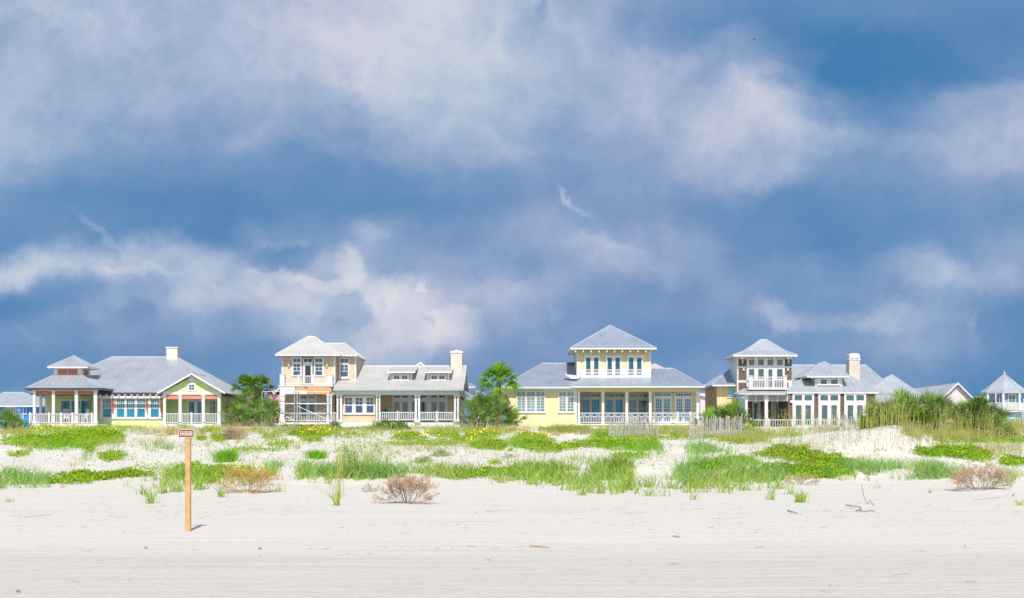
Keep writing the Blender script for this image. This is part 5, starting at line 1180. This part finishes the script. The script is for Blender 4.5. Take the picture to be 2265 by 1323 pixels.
# ================================================================== beach wrack, sticks and shells
def debris():
    n = 1300; V = []; Q = []
    px = rng.random(n) * 2300 - 20; py = 1128 + rng.normal(size=n) * 13
    k = rng.random(n); py = np.where(k < .22, 1168 + rng.normal(size=n) * 8, py); py = np.where(k < .07, 1214 + rng.normal(size=n) * 3, py); py = np.where(k > .9, 1220 + rng.random(n) * 90, py)
    keep = vnoise(px * .013, py * .05) > -.15; px, py = px[keep], py[keep]
    X, Y, Z, ok = ground_at(px, py); mb = MB()
    for x, y, z in zip(X, Y, Z):
        a = rnd.gauss(0, .35); L = rnd.choice([.03, .05, .08, .12, .2]) * rnd.uniform(.6, 1.3); w = rnd.uniform(.004, .010)
        mb.bar((x, y, z + .006), (x + L * math.cos(a), y + L * math.sin(a) * 2, z + .012 + rnd.random() * .01), w, w * .7)
    o = mb.build('beach_debris', leaf_straw); o['kind'] = 'stuff'; tag(o, 'thin lines of straw and twigs washed up on the sand', 'debris')
debris()
def stick(pts, r, label, m=twig):
    r *= .7
    P = []
    for px, py, lift in pts: X, Y, Z, ok = ground_at(px, py); P.append((X[0], Y[0], Z[0] + lift))
    mb = MB(); mb.tube(P, [r * (1 - .4 * k / len(P)) for k in range(len(P))], 6); tag(mb.build('driftwood_stick', m), label, 'driftwood', 'driftwood sticks')
stick([(1172, 1210, .015), (1192, 1212, .02), (1214, 1214, .015)], .018, 'orange-brown stick lying on the packed sand in mid beach', twig_orange)
stick([(1488, 1188, .01), (1505, 1190, .012)], .014, 'short orange-brown stick right of the middle of the beach', twig_orange)
stick([(1742, 1131, .02), (1752, 1135, .03), (1764, 1138, .02)], .02, 'dark short stick at the foot of the beach slope')
stick([(1871, 1119, .02), (1885, 1123, .04), (1903, 1126, .05), (1905, 1130, .02), (1893, 1132, .03), (1912, 1134, .02), (1926, 1131, .02), (1934, 1133, .015)], .018, 'bent dark driftwood branch on the right of the beach')
stick([(1918, 1116, 0), (1910, 1114, .2), (1906, 1113, .46)], .014, 'thin twig standing upright in the sand')
stick([(1918, 1116, 0), (1924, 1114, .08), (1934, 1119, .01)], .012, 'short curled twig at the foot of the upright one')
stick([(52, 1145, .01), (90, 1142, .015), (112, 1140, .01)], .012, 'long pale stick on the left of the beach', leaf_straw)
stick([(235, 1143, .01), (284, 1145, .01)], .01, 'thin pale reed left of the sign post', leaf_straw)
stick([(995, 1156, .01), (1060, 1155, .02), (1130, 1155, .01)], .014, 'long straw reed left of the beach middle', leaf_straw)
stick([(1075, 1132, .01), (1110, 1131, .015), (1140, 1129, .01)], .012, 'shorter straw reed above the long one', leaf_straw)
stick([(550, 1128, .01), (586, 1127, .012)], .012, 'straw reed below the golden shrub', leaf_straw)
stick([(2155, 1106, .01), (2225, 1100, .02)], .014, 'pale reed below the right dry shrub', leaf_straw)
stick([(1574, 1148, .01), (1600, 1149, .015), (1640, 1147, .01)], .010, 'fine bleached reed on the beach slope', leaf_straw)
stick([(2240, 1097, .0), (2243, 1099, .1)], .02, 'stub of wood near the right edge')
for px, py, lab in ((322, 1215, 'brown weed-covered shell on the sand below the sign'), (575, 1216, 'second brown shell right of the sign'), (40, 1312, 'small grey shell at the bottom left of the beach')):
    X, Y, Z, ok = ground_at(px, py); x, y, z = X[0], Y[0], Z[0]; mb = MB(); r = .022
    for j in range(5):
        a = rnd.uniform(0, 6.28); q = Vector((x + r * .5 * math.cos(a), y + r * .5 * math.sin(a), z + .01)); mb.tube([q + Vector((-r * .6, 0, 0)), q + Vector((-r * .3, 0, r * .6)), q + Vector((r * .3, .01, r * .5)), q + Vector((r * .7, 0, 0))], [.006, r * .5, r * .5, .005], 7)
    tag(mb.build('shell', shellm, smooth=True), lab, 'shell')
def bird():
    Y = 250; x, z = wx(1669, Y), wz(88, Y); t = thing('bird', (x, Y, z), 'tiny dark bird gliding high in the blue gap of the clouds', 'bird')
    mb = MB(); mb.tube([(x - .22, Y, z), (x - .1, Y, z + .02), (x + .05, Y, z + .01), (x + .14, Y, z + .03), (x + .2, Y, z + .02)], [.01, .06, .06, .04, .01], 8); mb.build('body', dark, t, smooth=True)
    mb = MB()
    for s in (-1, 1): mb.bar((x - .02, Y, z + .04), (x - .02 + s * .22, Y + s * .25, z + .12), .16, .015, up=(0, 1, 0)); mb.bar((x - .02 + s * .22, Y + s * .25, z + .12), (x + s * .42, Y + s * .5, z + .04), .1, .012, up=(0, 1, 0))
    mb.build('wings', dark, t)
bird()

# ================================================================== the sign
def sign():
    Y = 25.0; x = wx(415, Y); zg = gz(x, Y); w = .089; zt = wz(950, Y)
    t = thing('beach_sign', (x, Y, zg), 'small brown conservation sign on a tall square timber post', 'sign')
    me = MB(); me.box(x - w / 2, x + w / 2, Y, Y + w, zg - .4, wz(952, Y)); p = me.build('post', post_wood, t)
    bv = p.modifiers.new('bevel', 'BEVEL'); bv.width = .006; bv.segments = 2
    cx = wx(412.2, Y); cz = wz(958.7, Y); W2, H2 = .141, .075
    def rr(W, H, r, y0, y1):
        poly = []
        for qx, qz, a0 in ((1, 1, 0), (-1, 1, 90), (-1, -1, 180), (1, -1, 270)):
            for k in range(7): a = R(a0 + 15 * k); poly.append((cx + qx * (W - r) + r * math.cos(a), cz + qz * (H - r) + r * math.sin(a)))
        m = MB(); m.prism(poly, y0, y1); return m
    pan = rr(W2, H2, .026, Y - .012, Y - .001).build('sign_board', sign_white, t)
    rr(W2 - .0075, H2 - .0075, .020, Y - .0145, Y - .0122).build('sign_face', sign_brown, pan)
    def text(s, size, z, width):
        cu = bpy.data.curves.new('sign_text', 'FONT'); cu.body = s; cu.size = size; cu.align_x = 'CENTER'; cu.align_y = 'CENTER'; cu.extrude = .0006; cu.offset = .0009
        o = bpy.data.objects.new('tmp', cu); C.objects.link(o); dg = bpy.context.evaluated_depsgraph_get()
        me = bpy.data.meshes.new_from_object(o.evaluated_get(dg)); bpy.data.objects.remove(o)
        xs = [v.co.x for v in me.vertices]; k = width / (max(xs) - min(xs)); mx = (max(xs) + min(xs)) / 2
        me.transform(Matrix.Translation((cx, Y - .0155, z)) @ Matrix.Rotation(R(90), 4, 'X') @ Matrix.Diagonal((k, min(k, 1.25) if k > 1 else k, 1, 1)) @ Matrix.Translation((-mx, 0, 0)))
        me.materials.append(sign_white); b = bpy.data.objects.new('lettering', me); C.objects.link(b); setpar(b, pan)
    text('Conservation Zone', .034, cz + .027, .232); text('NO VEHICLES OR PEOPLE', .024, cz - .002, .226); text('BEYOND THIS POINT', .024, cz - .028, .222)
    for zz in (cz + .056, cz - .056):
        m = MB(); m.tube([(cx, Y - .020, zz), (cx, Y - .0146, zz)], [.0045, .0055], 8); m.build('bolt', steel, pan)
sign()
# ================================================================== sky, sun and camera
SUN_EL, SUN_AZ = 45.0, -4.5          # sun high behind the photographer, a little to the right
def world():
    w = bpy.data.worlds.new('World'); bpy.context.scene.world = w; w.use_nodes = True
    nt = w.node_tree; N = nt.nodes; L = nt.links; N.clear()
    out = N.new('ShaderNodeOutputWorld')
    sky = N.new('ShaderNodeTexSky'); sky.sky_type = 'NISHITA'; sky.sun_disc = False
    sky.sun_elevation = R(SUN_EL); sky.sun_rotation = R(180 + SUN_AZ); sky.altitude = 0; sky.air_density = 1; sky.dust_density = .6; sky.ozone_density = 2
    b1 = N.new('ShaderNodeBackground'); b1.inputs[1].default_value = .15; L.new(sky.outputs[0], b1.inputs[0])
    tc = N.new('ShaderNodeTexCoord'); sp = N.new('ShaderNodeSeparateXYZ'); L.new(tc.outputs['Generated'], sp.inputs[0])
    def M(op, a, b=None, c=None, clamp=False):
        n = N.new('ShaderNodeMath'); n.operation = op; n.use_clamp = clamp
        for k, q in enumerate((a, b, c)):
            if q is None: continue
            if isinstance(q, (int, float)): n.inputs[k].default_value = q
            else: L.new(q, n.inputs[k])
        return n.outputs[0]
    def MR(v, a, b, c, d, smooth=False):
        n = N.new('ShaderNodeMapRange'); n.interpolation_type = 'SMOOTHSTEP' if smooth else 'LINEAR'
        for k, q in enumerate((a, b, c, d)): n.inputs[k + 1].default_value = q
        L.new(v, n.inputs[0]); return n.outputs[0]
    yy = M('MAXIMUM', sp.outputs[1], .02)
    # a bank of cloud standing to landward: bearing and height as tangents, in units of the bank's own width and height
    u = M('DIVIDE', sp.outputs[0], yy); v = M('DIVIDE', sp.outputs[2], yy)
    cb = N.new('ShaderNodeCombineXYZ'); L.new(u, cb.inputs[0]); L.new(v, cb.inputs[1]); uv = cb.outputs[0]
    def noise(scale, det, rough=.55, vec=None, off=(0, 0, 0), col=False, dist=0):
        mp = N.new('ShaderNodeMapping'); mp.inputs['Location'].default_value = off; L.new(vec or uv, mp.inputs[0])
        n = N.new('ShaderNodeTexNoise'); n.inputs['Scale'].default_value = scale; n.inputs['Detail'].default_value = det; n.inputs['Roughness'].default_value = rough
        n.inputs['Distortion'].default_value = dist
        L.new(mp.outputs[0], n.inputs[0]); return n.outputs['Color' if col else 'Fac']
    def warp(vec, scale, det, amp, off, rough=.6):
        c = noise(scale, det, rough, vec, off, True)
        s = N.new('ShaderNodeVectorMath'); s.operation = 'SUBTRACT'; s.inputs[1].default_value = (.5, .5, .5); L.new(c, s.inputs[0])
        m = N.new('ShaderNodeVectorMath'); m.operation = 'MULTIPLY_ADD'; m.inputs[1].default_value = (amp, amp * .8, 0); L.new(s.outputs[0], m.inputs[0]); L.new(vec, m.inputs[2]); return m.outputs[0]
    uw = warp(uv, 8, 7, .13, (3, 1, 0), .58)
    us = warp(warp(uv, 60, 5, .016, (1, 2, 2), .65), 20, 6, .050, (7, 4, 2), .62)
    s2 = N.new('ShaderNodeSeparateXYZ'); L.new(uw, s2.inputs[0])
    U0, U1 = -1132.5 / F, 1132.5 / F
    un = MR(s2.outputs[0], U0, U1, 0, 1); vr = M('MULTIPLY', M('SUBTRACT', 975 / F, s2.outputs[1]), F / 75)     # row number
    ROWS = SKYROWS
    tot = None
    for i, row in enumerate(ROWS):
        rp = N.new('ShaderNodeValToRGB'); rp.color_ramp.interpolation = 'B_SPLINE'; e = rp.color_ramp.elements
        row = [min(1, max(0, q / 100)) for q in row]; n = len(row)
        e[0].position = 0; e[0].color = (row[0],) * 3 + (1,); e[1].position = 1; e[1].color = (row[-1],) * 3 + (1,)
        for k in range(1, n - 1): x = e.new(k / (n - 1)); x.color = (row[k],) * 3 + (1,)
        L.new(un, rp.inputs[0])
        vv = M('MAXIMUM', vr, 0.0) if i == 0 else (M('MINIMUM', vr, float(len(ROWS) - 1)) if i == len(ROWS) - 1 else vr)
        wgt = MR(M('ABSOLUTE', M('SUBTRACT', vv, float(i))), 0, 1, 1, 0, True)
        tot = M('MULTIPLY', rp.outputs[0], wgt) if tot is None else M('MULTIPLY_ADD', rp.outputs[0], wgt, tot)
    # firmer cumulus shapes and gaps
    for cx, cy, rx, ry, ang, amp, soft in CLOUDS:
        mp = N.new('ShaderNodeMapping'); mp.vector_type = 'TEXTURE'; mp.inputs['Location'].default_value = ((cx - CX) / F, (HY - cy) / F, 0)
        mp.inputs['Rotation'].default_value = (0, 0, R(ang)); mp.inputs['Scale'].default_value = (rx / F, ry / F, 1); L.new(us, mp.inputs[0])
        ln = N.new('ShaderNodeVectorMath'); ln.operation = 'LENGTH'; L.new(mp.outputs[0], ln.inputs[0])
        tot = M('MULTIPLY_ADD', MR(ln.outputs['Value'], 1 - soft, 1 + soft * .6, 1, 0, True), amp / 100, tot)
    n1 = noise(7, 8, .58, uv, (1, 5, 0), dist=.4); n2 = noise(30, 6, .62, uw, (4, 2, 1))
    tot = M('MULTIPLY_ADD', M('SUBTRACT', n1, .5), .42, tot)
    amp = MR(tot, .1, .7, .10, .34)
    tot = M('MULTIPLY_ADD', M('SUBTRACT', n2, .5), amp, tot)
    n3 = noise(15, 5, .55, us, (6, 3, 2)); bil = M('SUBTRACT', .16, M('ABSOLUTE', M('SUBTRACT', n3, .5)))
    tot = M('MULTIPLY_ADD', bil, MR(tot, .1, .6, .35, 1.0), tot)
    tot = M('MULTIPLY_ADD', tot, .70, .075)
    cr = N.new('ShaderNodeValToRGB'); e = cr.color_ramp.elements
    STOPS = [(0.0, (72, 126, 179)), (.17, (98, 141, 186)), (.34, (121, 152, 194)), (.50, (147, 168, 203)), (.66, (174, 187, 213)), (.82, (205, 208, 222)), (1.0, (224, 223, 231))]
    e[0].position = 0; e[0].color = (*lin(STOPS[0][1]), 1); e[1].position = 1; e[1].color = (*lin(STOPS[-1][1]), 1)
    for p, c in STOPS[1:-1]: x = e.new(p); x.color = (*lin(c), 1)
    L.new(tot, cr.inputs[0])
    # slight drift between cyan and lavender
    hn = noise(5, 3, .5, uv, (9, 9, 3)); hc = N.new('ShaderNodeValToRGB'); hc.color_ramp.elements[0].position = .35; hc.color_ramp.elements[1].position = .65
    hc.color_ramp.elements[0].color = (.93, 1.0, 1.0, 1); hc.color_ramp.elements[1].color = (1.0, .99, 1.0, 1); L.new(hn, hc.inputs[0])
    mu = N.new('ShaderNodeVectorMath'); mu.operation = 'MULTIPLY'; L.new(cr.outputs[0], mu.inputs[0]); L.new(hc.outputs[0], mu.inputs[1])
    b2 = N.new('ShaderNodeBackground'); b2.inputs[1].default_value = CLOUD_GAIN; L.new(mu.outputs[0], b2.inputs[0])
    # broken light cloud over the rest of the sky
    g = noise(2.2, 7, .6, tc.outputs['Generated'], (2, 7, 1))
    b3 = N.new('ShaderNodeBackground'); b3.inputs[0].default_value = (.80, .86, 1, 1); b3.inputs[1].default_value = .75
    mA = N.new('ShaderNodeMixShader'); L.new(MR(g, .5, .68, 0, .75, True), mA.inputs[0]); L.new(b1.outputs[0], mA.inputs[1]); L.new(b3.outputs[0], mA.inputs[2])
    near = M('MULTIPLY', MR(sp.outputs[1], .45, .75, 0, 1, True), MR(sp.outputs[2], .40, .60, 1, 0, True))
    mB = N.new('ShaderNodeMixShader'); L.new(near, mB.inputs[0]); L.new(mA.outputs[0], mB.inputs[1]); L.new(b2.outputs[0], mB.inputs[2])
    L.new(mB.outputs[0], out.inputs[0])
SKYROWS = [
 [70, 70, 74, 74, 70, 64, 78, 74, 92, 94, 78, 60, 66, 36, 30, 20, 15, 14, 12, 6, 8],
 [62, 64, 68, 74, 72, 74, 90, 98, 94, 99, 78, 72, 62, 22, 16, 10, 5, 4, 4, 2, 6],
 [70, 60, 60, 64, 68, 70, 80, 84, 96, 76, 66, 66, 66, 74, 40, 44, 8, 3, 2, 3, 18],
 [84, 52, 56, 58, 58, 58, 58, 58, 68, 76, 62, 62, 62, 74, 78, 95, 44, 6, 26, 50, 58],
 [76, 60, 50, 46, 46, 46, 44, 40, 46, 62, 50, 44, 44, 62, 84, 82, 80, 50, 50, 56, 76],
 [50, 46, 28, 24, 25, 24, 12, 12, 14, 32, 34, 34, 40, 52, 58, 60, 62, 30, 46, 62, 60],
 [24, 20, 12, 8, 8, 6, 12, 10, 8, 22, 28, 30, 36, 42, 14, 10, 10, 12, 40, 44, 44],
 [12, 16, 28, 10, 10, 26, 30, 46, 28, 34, 46, 40, 48, 48, 34, 12, 8, 10, 24, 34, 40],
 [76, 78, 70, 74, 74, 62, 52, 70, 38, 54, 36, 30, 46, 46, 48, 32, 34, 32, 46, 54, 44],
 [4, 10, 52, 50, 62, 68, 60, 62, 72, 66, 64, 46, 28, 22, 16, 40, 26, 46, 50, 28, 12],
 [24, 20, 20, 38, 40, 40, 64, 50, 66, 60, 40, 40, 14, 8, 10, 22, 34, 40, 38, 30, 8],
 [16, 14, 16, 18, 18, 18, 42, 50, 46, 36, 22, 36, 24, 18, 32, 18, 20, 24, 20, 12, 6],
 [30, 20, 12, 12, 10, 10, 25, 30, 30, 28, 30, 30, 30, 28, 30, 30, 20, 14, 8, 4, 0]]
CLOUDS = [  # bearing and height of firmer heads, their half sizes, tilt, brightness, softness
 (680, 618, 84, 18, -6, 22, .6), (762, 592, 34, 46, 0, 26, .5), (830, 640, 74, 46, -25, 20, .55), (910, 690, 100, 66, -30, 18, .6), (985, 725, 60, 60, 0, 16, .6), (938, 632, 14, 13, 0, 24, .5),
 (640, 566, 92, 32, 12, -34, .6), (765, 690, 60, 52, -20, -14, .4), (1262, 422, 11, 26, 12, 34, .9), (1290, 455, 40, 12, -25, 20, .9), (222, 505, 52, 12, -35, 26, .9), (815, 515, 44, 24, 0, 18, .7),
 (330, 650, 50, 60, 20, -14, .6), (1950, 130, 240, 84, -8, -14, .5), (1700, 160, 56, 22, 0, 16, .6), (1210, 25, 12, 30, 0, -16, .8), (1430, 120, 36, 50, 0, 10, .7), (60, 612, 130, 40, 0, 10, .5), (300, 592, 100, 14, -6, 14, .6),
 (570, 628, 44, 30, 0, 12, .5), (1130, 680, 70, 60, -30, 13, .6), (1226, 690, 18, 30, 0, 12, .7), (1400, 585, 130, 36, -20, 8, .7), (1722, 705, 70, 34, -10, 26, .6), (1850, 722, 120, 24, 4, 20, .7), (1960, 700, 60, 40, 0, 14, .7), (2040, 600, 120, 50, 0, 20, .7), (1600, 800, 160, 40, 0, 12, .8), (2050, 760, 120, 60, 0, 12, .8), (1450, 700, 160, 60, 10, 10, .8), (1300, 560, 200, 60, -10, 10, .8), (120, 740, 160, 40, 0, 12, .8), (330, 760, 120, 40, 0, 10, .8), (855, 668, 14, 15, 0, -20, .7), (936, 708, 9, 18, 0, -18, .7),
 (830, 690, 250, 120, -22, 16, .8), (640, 690, 100, 90, 0, 16, .7), (1000, 740, 70, 60, 0, 12, .5), (880, 790, 120, 40, 0, 10, .6), (420, 640, 200, 60, 8, 14, .7), (230, 690, 60, 50, 0, 12, .7), (700, 560, 60, 20, 10, 10, .7), (1100, 350, 90, 50, 0, 8, .8), (340, 330, 240, 50, 0, 7, .8), (830, 760, 80, 34, 0, 10, .6), (440, 690, 90, 50, 0, 8, .6), (160, 700, 70, 26, 10, 10, .7), (560, 520, 30, 34, 0, 12, .8), (2230, 620, 60, 40, 0, 8, .7), (1740, 235, 64, 44, -20, 8, .7), (1330, 545, 70, 22, -10, 14, .9), (2170, 715, 16, 26, 0, 14, .9), (1860, 165, 60, 60, 0, -18, .6)]
CLOUD_GAIN = .96
world()
ld = bpy.data.lights.new('sun', 'SUN'); ld.energy = 4.1; ld.angle = R(.53); ld.color = (1.0, .95, .87)
lo = bpy.data.objects.new('sun', ld); C.objects.link(lo)
# direction the light travels: away from behind-left of the photographer, down onto the dunes
sd = Vector((math.sin(R(SUN_AZ)) * math.cos(R(SUN_EL)), math.cos(R(SUN_AZ)) * math.cos(R(SUN_EL)), -math.sin(R(SUN_EL))))
lo.rotation_euler = sd.to_track_quat('-Z', 'Y').to_euler(); lo.location = (-10, -20, 40)
cd = bpy.data.cameras.new('camera'); co = bpy.data.objects.new('camera', cd); C.objects.link(co)
cd.lens = 50; cd.sensor_width = 36; cd.shift_y = (HY - 661.5) / 2265; cd.clip_start = .1; cd.clip_end = 10000
co.location = (0, 0, EYE); co.rotation_euler = (R(90), 0, 0)
sc = bpy.context.scene; sc.camera = co
sc.view_settings.view_transform = 'Standard'; sc.view_settings.look = 'None'; sc.view_settings.gamma = 1; sc.view_settings.exposure = 0.06
sc.view_settings.use_curve_mapping = False
sc.cycles.max_bounces = 6; sc.cycles.diffuse_bounces = 3; sc.cycles.use_denoising = True
